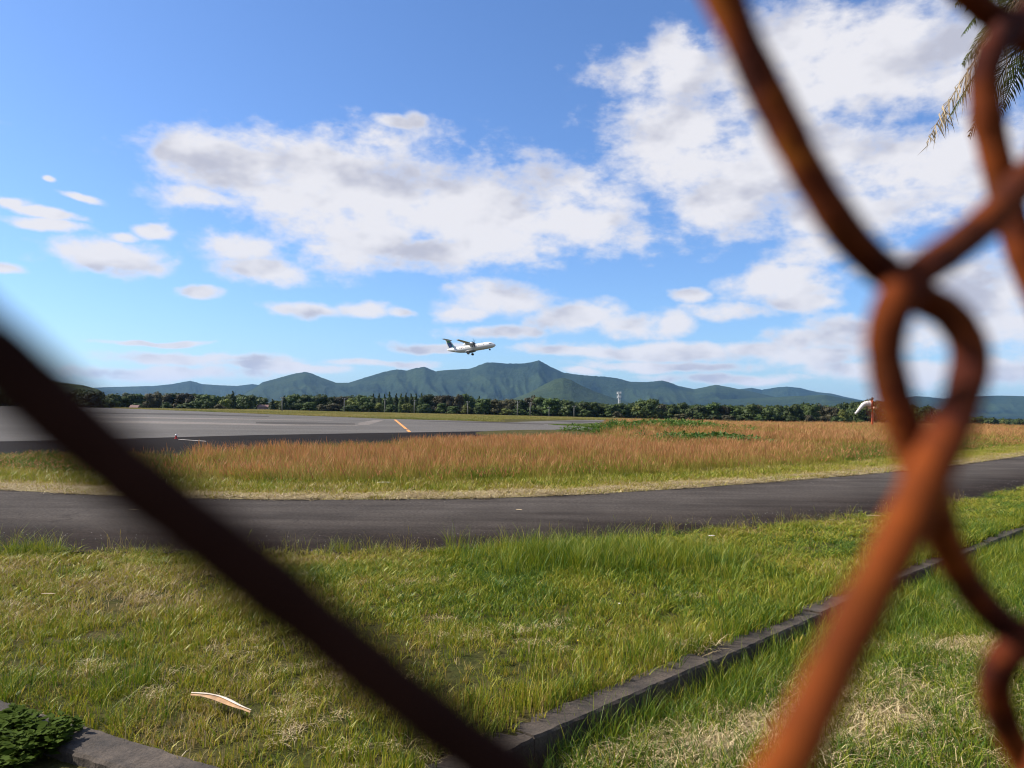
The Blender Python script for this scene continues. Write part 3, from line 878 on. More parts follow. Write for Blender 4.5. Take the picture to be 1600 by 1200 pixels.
for p in resample(KERB_PTS, 230):
    if not (0.2 < p.x < 13): continue
    for sd_, hh, pr in ((-0.13, 0.60, 1.0), (-0.25, 0.65, 0.6), (0.13, 0.75, 0.95), (0.21, 0.8, 0.75), (0.34, 0.6, 0.5)):
        if rng.random() < pr:
            X_ = p.x + sd_ * 0.70 + rng.normal(0, 0.04); Y_ = p.y - sd_ * 0.72 + rng.normal(0, 0.04)
            k = hh * rng.uniform(0.6, 1.15)
            pts.append((X_, Y_, float(ground_h(X_, Y_)) - 0.01)); sc_.append((0.75, 0.75, k)); ti.append(0.25 + rng.normal(0, 0.1))
scatter('long_grass', tus_m, pts, sc_, ti, 'long bright green grass tussocks standing at the near road edge', 'grass')

# grass on the low ground to the right of the kerb
low_m = [blades_mesh('low_grass', 16, 0.06, 0.07, 0.19, 0.0058, 0.9, GRASS, seed=70 + s, curl=0.6, seg=4) for s in range(5)]
x, y = jitter_grid(-0.9, 14, 2.3, 15, 280)
s = kerb_side(x, y)
keep = in_view(x, y, 0.12) & (s > 0.095)
c1 = on_ground(1290, 1150, LOW); c2 = on_ground(1530, 1030, LOW); c3 = on_ground(1090, 1190, LOW)
def blob(x, y, c, a, b): return np.exp(-(((x - c.x) / a) ** 2 + ((y - c.y) / b) ** 2))
patch = blob(x, y, c1, 0.75, 0.34) + blob(x, y, c2, 0.42, 0.30) + 0.75 * blob(x, y, c3, 0.3, 0.18)
patch = patch + (fbm(x * 3, y * 3, 3, 90) - 0.5) * 0.9
keep &= (rng.random(len(x)) < np.where(patch > 0.55, 0.45, 1.0))
x, y, patch, s = x[keep], y[keep], patch[keep], s[keep]
hs = (0.75 + 0.6 * fbm(x * 1.8, y * 1.8, 3, 21) + 0.5 * rng.random(len(x)) ** 3) * np.where(s < 0.5, 1.15, 0.95)
tint = np.clip(0.20 + 0.30 * (fbm(x * 2, y * 2, 3, 31) - 0.4) + np.clip(patch - 0.3, 0, 0.6) * 0.5 + rng.normal(0, 0.10, len(x)), 0, 0.95)
scatter('low_grass', low_m, np.stack([x, y, ground_h(x, y) - 0.01], -1), np.stack([np.ones_like(x), np.ones_like(x), hs], -1), tint,
        'lush green grass on the low ground beside the concrete kerb', 'grass')
# dry seed stalks standing in the lawn and thin weeds over the road edge
stalk_m = [blades_mesh('stalk', 3, 0.03, 0.22, 0.36, 0.0035, 0.35, GRASS, seg=4, seed=300 + s, heads=1.0, head_len=0.33, head_w=4.0) for s in range(3)]
thin_m = [blades_mesh('thin_weed', 9, 0.09, 0.14, 0.34, 0.0040, 0.8, GRASS, seg=4, seed=320 + s, curl=0.5, heads=0.3, head_len=0.2, head_w=2.5) for s in range(3)]
P1, P2 = [], []
for (px, py) in [(105,1010),(458,1070),(490,1060),(575,1090),(492,1100),(820,1080),(15,1120),(545,1110),(1010,1010),(1130,985),(700,1100),(640,1160),(1215,1150),(60,1030),(880,1000),(1240,1000)]:
    c = on_ground(px, py); P1.append((c.x, c.y, float(ground_h(c.x, c.y))))
for _ in range(170):
    X_ = rng.uniform(-6.5, 9); Y_ = float(road_near_y(X_)) + rng.uniform(-0.25, 0.13); P2.append((X_, Y_, 0.01))
scatter('seed_stalks', stalk_m, P1, rng.uniform(.7, 1.2, (len(P1), 3)), rng.uniform(.85, .95, len(P1)), 'few dry pale seed stalks standing up out of the lawn', 'dry stalks')
scatter('roadside_weeds', thin_m, P2, rng.uniform(.5, 1.15, (len(P2), 3)), rng.uniform(.3, .85, len(P2)), 'thin weeds sprouting along the near edge of the asphalt', 'weeds')
# dead flattened straw
straw_m = []
for sd in range(4):
    r = random.Random(sd + 5); vs, fs, bl = [], [], []
    for i in range(46):
        a = r.uniform(0, 6.28); q = 0.13 * math.sqrt(r.random()); c = Vector((q * math.cos(a), q * math.sin(a), r.uniform(0.005, 0.045)))
        b_ = r.uniform(0, 6.28); L_ = r.uniform(0.05, 0.17); d = Vector((math.cos(b_), math.sin(b_), r.uniform(-.15, .25)))
        sd_ = Vector((-d.y, d.x, 0)).normalized() * 0.0022
        m_ = c + d * L_ * 0.5 + Vector((r.uniform(-.01, .01), r.uniform(-.01, .01), 0.012)); e_ = c + d * L_
        k = len(vs); vs += [c - sd_, c + sd_, m_ - sd_, m_ + sd_, e_]
        fs += [(k, k + 1, k + 3, k + 2), (k + 2, k + 3, k + 4)]; bl += [r.random()] * 5
    me = bpy.data.meshes.new('straw'); me.from_pydata([tuple(v) for v in vs], [], fs); me.update()
    at_ = me.attributes.new('blade', 'FLOAT', 'POINT'); at_.data.foreach_set('value', bl)
    straw_m.append(me)
STRAW = leaf_mat('straw', [(0.0, (0.20, 0.13, 0.07)), (0.5, (0.52, 0.40, 0.19)), (1.0, (0.74, 0.60, 0.35))], 0.15, rnd=0.45)
for m_ in straw_m: m_.materials.append(STRAW)
P_, S_, T_ = [], [], []
def straw_at(px, py, n, sx, sy, z=0.0, k=1.0):
    c = on_ground(px, py, z)
    if z == 0: n = n // 3; k = 0.6
    for _ in range(n):
        X_, Y_ = c.x + rng.normal(0, sx), c.y + rng.normal(0, sy)
        sd = kerb_side(X_, Y_)
        if -0.1 < sd < 0.13 and X_ > -0.8: continue
        P_.append((X_, Y_, float(ground_h(X_, Y_)))); S_.append((k, k, k * rng.uniform(0.7, 1.5))); T_.append(rng.uniform(0.3, 0.75))
straw_at(1290, 1150, 130, 0.50, 0.26, LOW); straw_at(1530, 1030, 85, 0.30, 0.20, LOW); straw_at(1100, 1190, 70, 0.26, 0.14, LOW); straw_at(1420, 1110, 60, 0.35, 0.2, LOW)
straw_at(1500, 960, 20, 0.3, 0.2, LOW); straw_at(1200, 1060, 26, 0.4, 0.15, LOW)
for (px, py, n_, a_, b_) in [(200,935,20,.10,.06),(600,915,26,.22,.07),(730,985,30,.22,.12),(860,985,22,.16,.10),(545,1060,30,.20,.12),(520,1040,16,.15,.08),(170,1050,14,.12,.08),(640,905,14,.3,.08),(1190,870,20,.2,.08),(1000,930,14,.2,.1),
                             (30,945,14,.18,.06),(100,905,10,.2,.06),(470,1120,30,.25,.14),(820,1010,14,.2,.1),(1040,890,14,.3,.1),(1500,870,16,.3,.1),(250,1080,16,.3,.15),(350,1030,20,.3,.2),(620,1180,30,.25,.12),(420,900,14,.4,.1),(300,880,14,.5,.08)]:
    straw_at(px, py, n_, a_, b_)
scatter('dead_straw', straw_m, P_, S_, T_, 'matted dead straw lying in the patches where the grass is thin', 'straw')

# straw and stubble along the far verge of the road
x, y = jitter_grid(-18, 42, 12, 60, 34)
d = y - road_far_y(x)
slope = np.gradient(RFY, RFX); sl = np.interp(x, RFX, slope); d = d / np.sqrt(1 + sl ** 2)
keep = in_view(x, y) & (d > -0.05) & (d < 0.60 + 0.35 * fbm(x * .7, y * .7, 2, 8))
xx, yy, dd = x[keep], y[keep], d[keep]
scatter('verge_straw', straw_m, np.stack([xx, yy, np.maximum(ground_h(xx, yy), 0) + 0.022], -1), np.tile((1.8, 1.8, 0.75), (len(xx), 1)) * rng.uniform(.7, 1.3, (len(xx), 1)),
        rng.uniform(0.3, 0.8, len(xx)), 'pale cut straw lying along the far edge of the narrow road', 'straw')
verge_m = [blades_mesh('verge', 22, 0.12, 0.06, 0.15, 0.010, 0.8, GRASS, seed=90 + s) for s in range(4)]
x, y = jitter_grid(-20, 45, 12, 62, 40)
d = (y - road_far_y(x)) / np.sqrt(1 + np.interp(x, RFX, slope) ** 2)
keep = in_view(x, y) & (d > 0.0) & (d < 3.4)
near_edge_band = (d < 1.15)
keep &= rng.random(len(x)) < np.where(d < 0.22, 0.8, np.where(d < 0.6, 0.30, 1.0))
x, y, d = x[keep], y[keep], d[keep]
tint = np.clip(0.56 + 0.5 * (fbm(x * .8, y * .8, 3, 12) - 0.5) + np.where(d < 1.2, 0.15, 0) + rng.normal(0, .1, len(x)), 0, .95)
hs = np.where(d < 1.2, 0.8, 1.0) * rng.uniform(.7, 1.3, len(x))
scatter('verge_grass', verge_m, np.stack([x, y, ground_h(x, y) + 0.01], -1), np.stack([np.full_like(x, 1.5), np.full_like(x, 1.5), hs], -1), tint,
        'short mown green grass between the far road edge and the tall field', 'grass')

# tall reddish field
field_m = [blades_mesh('field', 56, 0.26, 0.34, 0.80, 0.0075, 0.40, FIELD, seg=3, seed=110 + s, heads=0.42, head_len=0.30, head_w=1.7) for s in range(5)]
field_g = [blades_mesh('field', 50, 0.28, 0.25, 0.58, 0.011, 0.6, FIELD, seg=3, seed=130 + s, heads=0.10) for s in range(4)]
NEX = np.array([p.x for p in NEAR_EDGE]); NEY = np.array([p.y for p in NEAR_EDGE])
tip_x, tip_y = NEX[-1], NEY[-1]
def field_far(x, y):
    """True where the field grass may stand (not on the pavement)"""
    az_ = x / y
    naz = NEX / NEY
    lim = np.interp(az_, naz, NEY)
    return np.where(az_ < naz[-1], y < lim - 0.15, True)
def pt_px(x, y):
    """picture column of a ground point (used only to shape colour drifts as they lie)"""
    return 800 + F * x / y
x, y = jitter_grid(-26, 95, 14, 118, 3.1)
x2, y2 = jitter_grid(-20, 40, 14, 40, 7.5)
x = np.concatenate([x, x2]); y = np.concatenate([y, y2])
d = (y - road_far_y(x)) / np.sqrt(1 + np.interp(x, RFX, slope) ** 2)
keep = in_view(x, y, 0.06) & (d > 2.3 + 0.9 * fbm(x * .35, y * .35, 2, 4)) & field_far(x, y)
def crp(x, y):
    return np.exp(-(((x - 10.6) / 3.6) ** 2 + ((y - 54) / 4.5) ** 2)) + np.exp(-(((x - 10.2) / 2.0) ** 2 + ((y - 40) / 2.2) ** 2))
keep &= crp(x, y) < 0.42
x, y, d = x[keep], y[keep], d[keep]
col_ = pt_px(x, y)
# short green beside the pavement on the left
shortf = np.clip((300 - col_) / 120, 0, 1)
green = fbm(x * 0.13, y * 0.25, 4, 77)
front = np.clip(1 - (d - 2.6) / 4.5, 0, 1)
tint = 0.62 + (green - 0.5) * 3.2 - 0.50 * front - 0.5 * shortf + rng.normal(0, 0.10, len(x))
lim_ = np.interp(x / y, NEX / NEY, NEY)
rim = np.clip(1 - (lim_ - y) / 7.0, 0, 1) * (x / y < NEX[-1] / NEY[-1]) * np.clip((720 - col_) / 200, 0, 1)
tint -= 0.55 * rim + 0.12 * np.clip((620 - col_) / 300, 0, 1)
tint -= 0.35 * np.exp(-(((x - 15) / 6) ** 2 + ((y - 27) / 3.5) ** 2))
farf = np.clip((y - 45) / 40, 0, 1); tint += 0.05 * farf
hs = (0.66 + 0.60 * fbm(x * .45, y * .45, 3, 55)) * (1 - 0.22 * front) * (1 - 0.5 * shortf)
tip_guard = np.clip(y / 26, 0.9, 1.0)
isg = (tint < 0.42) | (rng.random(len(x)) < 0.25 + 0.45 * farf)
ws = np.clip(y / 24, 1.0, 2.4)
S = np.stack([ws, ws, hs], -1); Pp = np.stack([x, y, ground_h(x, y) - 0.02], -1); tint = np.clip(tint, 0, 0.95)
scatter('field_grass', field_m, Pp[~isg], S[~isg], tint[~isg], 'tall rusty red seeding grass filling the field beyond the narrow road', 'grass', lean=-0.10)
scatter('green_field_grass', field_g, Pp[isg], S[isg], tint[isg], 'green leafy grass growing through the tall rusty field', 'grass', lean=-0.05)

# beyond: rough grass around and behind the pavement
far_m = [blades_mesh('far_grass', 60, 1.1, 0.25, 0.7, 0.05, 0.7, GOLD, seg=2, seed=160 + s) for s in range(4)]
x, y = rng.uniform(-260, 330, 60000), rng.uniform(60, 345, 60000)
pv_n = np.array([[p.x / p.y, p.y] for p in shoulder_far])
farp = [on_ground(*p) for p in RUNWAY_FAR]
pf = np.array([[p.x / p.y, p.y] for p in farp])
az_ = x / y
lo_, hi_ = np.interp(az_, pv_n[:, 0], pv_n[:, 1]), np.interp(az_, pf[:, 0], pf[:, 1])
on_pav = (az_ < pf[-1, 0]) & (y < hi_ + 2.0)
# side taxiway kept clear, and low growth in front of it
cx = pt_px(x, y); rowpx = hor(cx) + F * CAM_Z / y
side = (cx > 780) & (cx < 1015) & (rowpx > 655.5)
keep = in_view(x, y, 0.08) & ~on_pav & ~side & ~((y < 112) & (cx > 940))
x, y, cx = x[keep], y[keep], cx[keep]
gold = np.clip((y - 0.72 * 300) / 60, 0, 1)
edge_d = y - np.interp(x / y, pf[:, 0], pf[:, 1])
hs = 0.30 + 0.6 * gold * fbm(x * .06, y * .06, 3, 2) + 0.2 * rng.random(len(x))
hs = np.where((cx < 620) & (edge_d > 25), 0.45 + 1.1 * np.clip(fbm(x * .05, y * .1, 3, 7) - 0.45, 0, 1), hs)
tint = np.clip(0.35 + 0.9 * (fbm(x * .03, y * .06, 3, 44) - 0.4) + 0.25 * gold + rng.normal(0, .1, len(x)), 0, 1)
scatter('rough_grass', far_m, np.stack([x, y, far_z(x, y) - 0.02], -1), np.stack([np.ones_like(x) * 1.2, np.ones_like(x) * 1.2, hs], -1), tint,
        'yellow-green rough grass and weeds between the pavement and the wood', 'grass')
# low turf on the grass island in front of the side taxiway
isl_m = [blades_mesh('island', 60, 0.9, 0.05, 0.16, 0.05, 0.6, CREEPER, seg=2, seed=180 + s) for s in range(3)]
isl = [on_ground(*p) for p in [(865,664),(960,661.6),(1010,660),(1040,664),(1000,669),(955,669.2),(905,665.8)]]
def inside(x, y, poly):
    c = np.zeros(len(x), bool); j = len(poly) - 1
    for i in range(len(poly)):
        xi, yi, xj, yj = poly[i].x, poly[i].y, poly[j].x, poly[j].y
        c ^= ((yi > y) != (yj > y)) & (x < (xj - xi) * (y - yi) / (yj - yi + 1e-9) + xi)
        j = i
    return c
x, y = rng.uniform(-5, 30, 9000), rng.uniform(60, 130, 9000)
k = inside(x, y, isl); x, y = x[k], y[k]
scatter('island_grass', isl_m, np.stack([x, y, ground_h(x, y)], -1), np.ones((len(x), 3)), rng.uniform(.3, 1, len(x)), 'strip of green turf between the two grey pavements', 'grass')

# creepers on the hump
cr_m = [leafy_mesh('creeper', 150, 0.7, 0.42, 0.17, CREEPER, seed=200 + s) for s in range(4)]
P_, S_, T_ = [], [], []
def creeper_at(px, y0, n, sx, sy, k, t):
    for _ in range(n):
        X_ = (px - 800) / F * y0 + rng.normal(0, sx); Y_ = y0 + rng.normal(0, sy)
        P_.append((X_, Y_, float(ground_h(X_, Y_)) - 0.04)); S_.append((k, k, k * rng.uniform(.7, 1.3))); T_.append(t + rng.normal(0, .12))
creeper_at(1015, 53, 150, 1.9, 3.0, 1.1, 0.35); creeper_at(1070, 55, 110, 2.0, 3.0, 1.1, 0.45)
creeper_at(1090, 40, 80, 1.2, 1.1, 1.25, 0.12); creeper_at(1130, 39, 60, 0.8, 1.1, 1.2, 0.10); creeper_at(1065, 41, 40, 0.7, 1.0, 1.2, 0.15)
creeper_at(1370, 60, 26, 1.4, 1.6, 0.8, 0.2); creeper_at(1215, 70, 18, 2.0, 2, 0.8, 0.3)
scatter('creeper', cr_m, P_, S_, T_, 'low mound of bright green creepers rising from the rusty field grass', 'creeper')

# ------------------------------------------------------------------ trees
CROWN = crown_mat('evergreen_crown', (0.020, 0.040, 0.012), (0.100, 0.135, 0.028))
CROWN_C = crown_mat('conifer_crown', (0.018, 0.038, 0.012), (0.080, 0.110, 0.026))
CROWN_B = crown_mat('brownish_crown', (0.060, 0.055, 0.026), (0.100, 0.090, 0.038))
CROWN_Y = crown_mat('yellow_green_crown', (0.060, 0.080, 0.016), (0.190, 0.200, 0.040))
BARK = simple('bark', (0.12, 0.09, 0.065), 0.9, 0.3, 3, bmp=0.6)
def crown_mesh(seed, kind):
    """crown about 1 unit high, 1 unit wide; base at z=0.12"""
    r = random.Random(seed); mb = MB()
    lobes = []
    if kind == 'conifer':
        for i in range(9):
            t = i / 8; rr = 0.26 * (1 - t) + 0.05
            for k in range(3 if t < 0.7 else 1):
                a = r.uniform(0, 6.28); q = rr * 0.55 * (t < 0.9)
                lobes.append((Vector((q * math.cos(a), q * math.sin(a), 0.20 + 0.76 * t)), rr * r.uniform(0.7, 1.0)))
    else:
        for i in range(15):
            a = r.uniform(0, 6.28); t = r.random(); q = 0.36 * math.sqrt(r.random()) * (1.1 - 0.55 * t)
            lobes.append((Vector((q * math.cos(a), q * math.sin(a), 0.28 + 0.56 * t)), r.uniform(0.11, 0.20)))
        lobes.append((Vector((0, 0, 0.5)), 0.30)); lobes.append((Vector((0.05, 0.03, 0.72)), 0.2))
    for c, rad in lobes:
        mb.ball(c, (rad * 0.72, rad * 0.72, rad * 0.62), 6, 4)
    for c, rad in lobes:
        for k in range(46):
            z = r.uniform(-0.75, 1); a = r.uniform(0, 6.28); q = math.sqrt(1 - z * z)
            nrm_ = Vector((q * math.cos(a), q * math.sin(a), z * 0.85))
            p = c + nrm_ * rad * r.uniform(0.8, 1.15)
            nn = (nrm_ + Vector((r.uniform(-.6, .6), r.uniform(-.6, .6), r.uniform(-.3, .8)))).normalized()
            t1 = nn.cross(Vector((r.uniform(-1, 1), r.uniform(-1, 1), r.uniform(-1, 1)))).normalized(); t2 = nn.cross(t1)
            s1 = r.uniform(0.022, 0.048); s2 = s1 * r.uniform(0.5, 0.9)
            mb.add([p - t1 * s1, p + t2 * s2, p + t1 * s1, p - t2 * s2], [(0, 1, 2, 3)])
    me = bpy.data.meshes.new('crown'); me.from_pydata(mb.v, [], mb.f); me.update()
    return me
def trunk_mesh(seed, kind):
    r = random.Random(seed); mb = MB()
    top = 0.9 if kind == 'conifer' else 0.55
    pts = [(r.uniform(-.01, .01) * i, r.uniform(-.01, .01) * i, -0.03 + top * i / 5) for i in range(6)]
    mb.tube(pts, [0.026, 0.022, 0.019, 0.015, 0.011, 0.006], 6)
    for k in range(5 if kind != 'conifer' else 3):
        a = r.uniform(0, 6.28); z = r.uniform(0.18, 0.45)
        mb.tube([(0, 0, z), (0.1 * math.cos(a), 0.1 * math.sin(a), z + 0.1), (0.24 * math.cos(a), 0.24 * math.sin(a), z + 0.2)], [0.011, 0.008, 0.004], 4)
    me = bpy.data.meshes.new('trunk'); me.from_pydata(mb.v, [], mb.f); me.update(); me.materials.append(BARK)
    return me
KINDS = {}
for kind, mat, seeds in (('broad', CROWN, (1, 2, 3, 4, 5)), ('conifer', CROWN_C, (11, 12, 13)), ('brown', CROWN_B, (21, 22)), ('yellow', CROWN_Y, (31, 32))):
    L_ = []
    for sd in seeds:
        c = crown_mesh(sd, kind); c.materials.append(mat)
        L_.append((c, trunk_mesh(sd, kind)))
    KINDS[kind] = L_
TOPX = [-400,0,100,170,185,250,270,300,345,365,400,410,425,440,470,500,540,560,600,640,680,720,745,790,840,860,900,940,970,985,1005,1040,1080,1130,1180,1220,1260,1300,1325,1345,1370,1420,1480,1520,1540,1600,2000]
TOPY = [600,604,606,614,615,613,611,612,616,612,617,624,625,622,614,615,616,614,617,615,616,617,620,623,622,621,622,627,630,625,621,628,628,629,630,629,627,630,626,623,621,626,640,648,650,652,656]
SECT = [(120, 'left of the leftmost utility pole'), (441, 'between the first two utility poles'), (538, 'left of the orange runway line'),
        (648, 'below the aeroplane'), (780, 'behind the pair of close-set utility poles'), (900, 'around the foot of the white mast'),
        (1010, 'just right of the white mast'), (1150, 'between the white mast and the windsock'), (1300, 'behind the windsock'), (1440, 'right of the windsock')]
NAMES = {'broad': ('broadleaf_tree', 'dark round-crowned evergreen tree in the wood'), 'conifer': ('conifer_tree', 'narrow pointed conifer in the wood'),
         'brown': ('brownish_tree', 'brownish autumn-tinged tree in the wood'), 'yellow': ('pale_green_tree', 'paler yellow-green tree in the wood')}
def add_tree(px, d, h, wid, kind, rz=None):
    c_me, t_me = random.choice(KINDS[kind])
    x_ = (px - 800) / F * d
    y_ = d
    base = float(far_z(x_, y_))
    nm, txt = NAMES[kind]
    root = empty(nm, (x_, y_, base), random.uniform(0, 6.28) if rz is None else rz)
    root.scale = (wid, wid, h)
    link_mesh('crown', c_me, root); link_mesh('trunk', t_me, root)
    where = [s for s in SECT if s[0] <= px] or [SECT[0]]
    lab = txt + ' ' + where[-1][1]
    tag(root, lab, 'tree', 'trees: ' + lab)
    return root
px = 128
while px < 1640:
    d = 350 + random.uniform(-10, 22) + (170 if px > 1470 else 0)
    y_top = np.interp(px, TOPX, TOPY) + random.uniform(-2.5, 1.5) - (2.0 if px < 900 else 0)
    h = (hor(px) - y_top) * d / F + CAM_Z - float(far_z((px - 800) / F * d, d))
    con = 575 < px < 690
    u = random.random()
    kind = 'conifer' if (con and u < 0.75) else 'brown' if u < 0.10 else 'yellow' if u < 0.2 else 'conifer' if u > 0.93 else 'broad'
    if abs(px - 700) < 18 or abs(px - 1290) < 10: kind = 'brown'
    wid = {'conifer': 5.5, 'broad': 12.5, 'brown': 11, 'yellow': 8}[kind] * random.uniform(0.85, 1.2)
    h *= random.uniform(0.90, 1.05) if kind != 'yellow' else random.uniform(0.7, 0.9)
    add_tree(px, d, max(h, 3), wid, kind)
    px += wid * F / d * random.uniform(0.36, 0.52)
# lower fringe trees in front of the wood
px = 135
while px < 1610:
    d = 336 + random.uniform(-4, 8) + (170 if px > 1490 else 0)
    if not (395 < px < 428):
        kind = random.choice(['broad', 'broad', 'broad', 'yellow', 'brown'])
        if random.random() < 0.75:
            add_tree(px, d, random.uniform(3.6, 5.6) * (1.25 if px > 1490 else 1), random.uniform(6, 9), kind)
    px += random.uniform(15, 30)
# the wood behind, one mass
x, y = [], []
P_, S_ = [], []
for k in range(900):
    px = random.uniform(-260, 1700); d = random.uniform(372, 440) + (170 if px > 1470 else 0)
    if 402 < px < 424: continue
    y_top = np.interp(px, TOPX, TOPY) + random.uniform(1.0, 5)
    X_ = (px - 800) / F * d
    b_ = float(far_z(X_, d))
    h = (hor(px) - y_top) * d / F + CAM_Z - b_
    P_.append((X_, d, b_)); S_.append((random.uniform(8, 11), random.uniform(8, 11), max(h, 3)))
scatter('wood', [k[0] for k in KINDS['broad']], P_, S_, np.zeros(len(P_)), 'dense mass of evergreen forest behind the front row of trees', 'forest')
# woodland on the near left hill
P_, S_ = [], []
for k in range(520):
    px = random.uniform(-480, 200); d = random.uniform(420, 560)
    y_top = np.interp(px, [-500,-300,-150,0,60,100,130,160,185,215], [612,600,592,590,592,598,603,611,622,632])
    t = (d - 420) / 140
    X_ = (px - 800) / F * d
    zt = (hor(px) - y_top) * 560 / F * (0.25 + 0.75 * t) + CAM_Z
    h = random.uniform(8, 12)
    P_.append((X_, d, zt - h)); S_.append((random.uniform(8, 11), random.uniform(8, 11), h))
scatter('hill_wood', [k[0] for k in KINDS['broad']], P_, S_, np.zeros(len(P_)), 'dark forest covering the low hill at the far left', 'forest')

# ------------------------------------------------------------------ utility poles, mast, hut
POLE = simple('pole_concrete', (0.26, 0.25, 0.22), 0.8, 0.1, 2)
WIRE = simple('black_rubber', (0.03, 0.03, 0.03), 0.8, 0.1, 2)
WHITE = simple('white_paint', (0.80, 0.80, 0.80), 0.45, 0.04, 1.5)
def utility_pole(px, d, top_py, txt, first):
    X_ = (px - 800) / F * d
    h = (hor(px) - top_py) * d / F + CAM_Z
    z0 = float(far_z(X_, d)); h -= z0
    root = empty('utility_pole', (X_, d, z0), 0.1)
    mb = MB(); mb.tube([(0, 0, -0.3), (0, 0, h * 0.5), (0, 0, h)], [0.16, 0.14, 0.11], 8); mb.build('pole', POLE, root, True)
    mb = MB(); mb.box((0, 0, h - 0.35), (1.5, 0.1, 0.1)); mb.build('crossarm', POLE, root)
    for sx in (-0.6, 0, 0.6):
        mb = MB(); mb.tube([(sx, 0, h - 0.30), (sx, 0, h - 0.08)], [0.05, 0.06], 6); mb.build('insulator', WHITE, root)
    tag(root, txt, 'utility pole', 'utility poles in front of the wood')
for i, (px, d, tp, txt) in enumerate([
    (441.5, 262, 620, 'leftmost pale utility pole standing before the wood'),
    (538.5, 300, 622, 'second utility pole from the left, left of the orange runway line'),
    (602, 310, 623, 'faint utility pole just left of the orange runway line, before conifers'),
    (648, 312, 625, 'pale utility pole just right of the orange runway line'),
    (731.5, 300, 627, 'slim utility pole directly below the aeroplane'),
    (809, 275, 627, 'left pole of the close-set pair right of the aeroplane'),
    (829, 275, 628, 'right pole of the close-set pair right of the aeroplane'),
    (858.5, 322, 636, 'short utility pole just right of the close-set pair'),
    (897.5, 318, 634, 'last short utility pole before the white mast')]):
    utility_pole(px, d, tp, txt, i == 0)

def white_mast():
    d = 640; X_ = (967.5 - 800) / F * d
    z0 = float(far_z(X_, d)); top = (hor(967) - 613) * d / F + CAM_Z
    root = empty('radio_mast', (X_, d, z0)); H = top - z0
    mb = MB(); w0, w1 = 1.5, 0.8
    for a in range(3):
        c, s = math.cos(a * 2.094), math.sin(a * 2.094)
        mb.tube([(w0 * c, w0 * s, 0), (w1 * c, w1 * s, H - 1)], 0.17, 6)
    for k in range(12):
        z1 = (H - 1) * k / 12; z2 = (H - 1) * (k + 1) / 12
        for a in range(3):
            f1 = w0 + (w1 - w0) * z1 / (H - 1); f2 = w0 + (w1 - w0) * z2 / (H - 1)
            p = (f1 * math.cos(a * 2.094), f1 * math.sin(a * 2.094), z1); q = (f2 * math.cos(a * 2.094 + 2.094), f2 * math.sin(a * 2.094 + 2.094), z2)
            mb.tube([p, q], 0.07, 4)
            mb.tube([(f2 * math.cos(a * 2.094), f2 * math.sin(a * 2.094), z2), q], 0.07, 4)
    mb.build('lattice', WHITE, root)
    for z_, r_ in ((H - 1.0, 1.7), (H - 4.2, 1.6)):
        mb = MB(); mb.tube([(0, 0, z_), (0, 0, z_ + 0.25)], r_, 12); mb.build('platform', WHITE, root)
        for a in range(6):
            mb = MB(); c, s = math.cos(a * 1.047), math.sin(a * 1.047)
            mb.tube([(r_ * c, r_ * s, z_ - 0.6), (r_ * c, r_ * s, z_ + 1.5)], 0.16, 6); mb.build('antenna', WHITE, root)
    mb = MB(); mb.tube([(0, 0, H - 1), (0, 0, H + 1.2)], 0.06, 5); mb.build('lightning_rod', POLE, root)
    tag(root, 'white lattice radio mast rising behind the wood in front of the mountains', 'radio mast')
white_mast()
PINK = simple('pale_pink_render', (0.34, 0.25, 0.23), 0.8, 0.1, 1)
ROOFM = simple('roof_tin', (0.22, 0.12, 0.10), 0.6, 0.15, 1)
GLASS = simple('dark_glass', (0.03, 0.035, 0.04), 0.15, 0.05, 1)
def hut(px, d, w, h, txt, z=0.0):
    z = float(far_z((px - 800) / F * d, d))
    root = empty('hut', ((px - 800) / F * d, d, z), 0.15)
    mb = MB(); mb.box((0, 0, h / 2), (w, 4, h)); mb.build('wall', PINK, root)
    mb = MB(); mb.add([(-w/2 - .3, -2.3, h), (w/2 + .3, -2.3, h), (w/2 + .3, 0, h + 1.1), (-w/2 - .3, 0, h + 1.1), (w/2 + .3, 2.3, h), (-w/2 - .3, 2.3, h)], [(0,1,2,3),(3,2,4,5),(1,4,2),(0,3,5),(0,5,4,1)]); mb.build('roof', ROOFM, root)
    for sx in (-w / 4, w / 4):
        mb = MB(); mb.box((sx, -2.02, h * 0.55), (w * .18, 0.06, h * 0.35)); mb.build('window', GLASS, root)
    tag(root, txt, 'building')
hut(212, 333, 3.0, 1.8, 'small pale building with a dark red roof at the foot of the wood')
hut(412, 348, 4.5, 2.6, 'low pale building in the gap between two clumps of trees', 0.0)

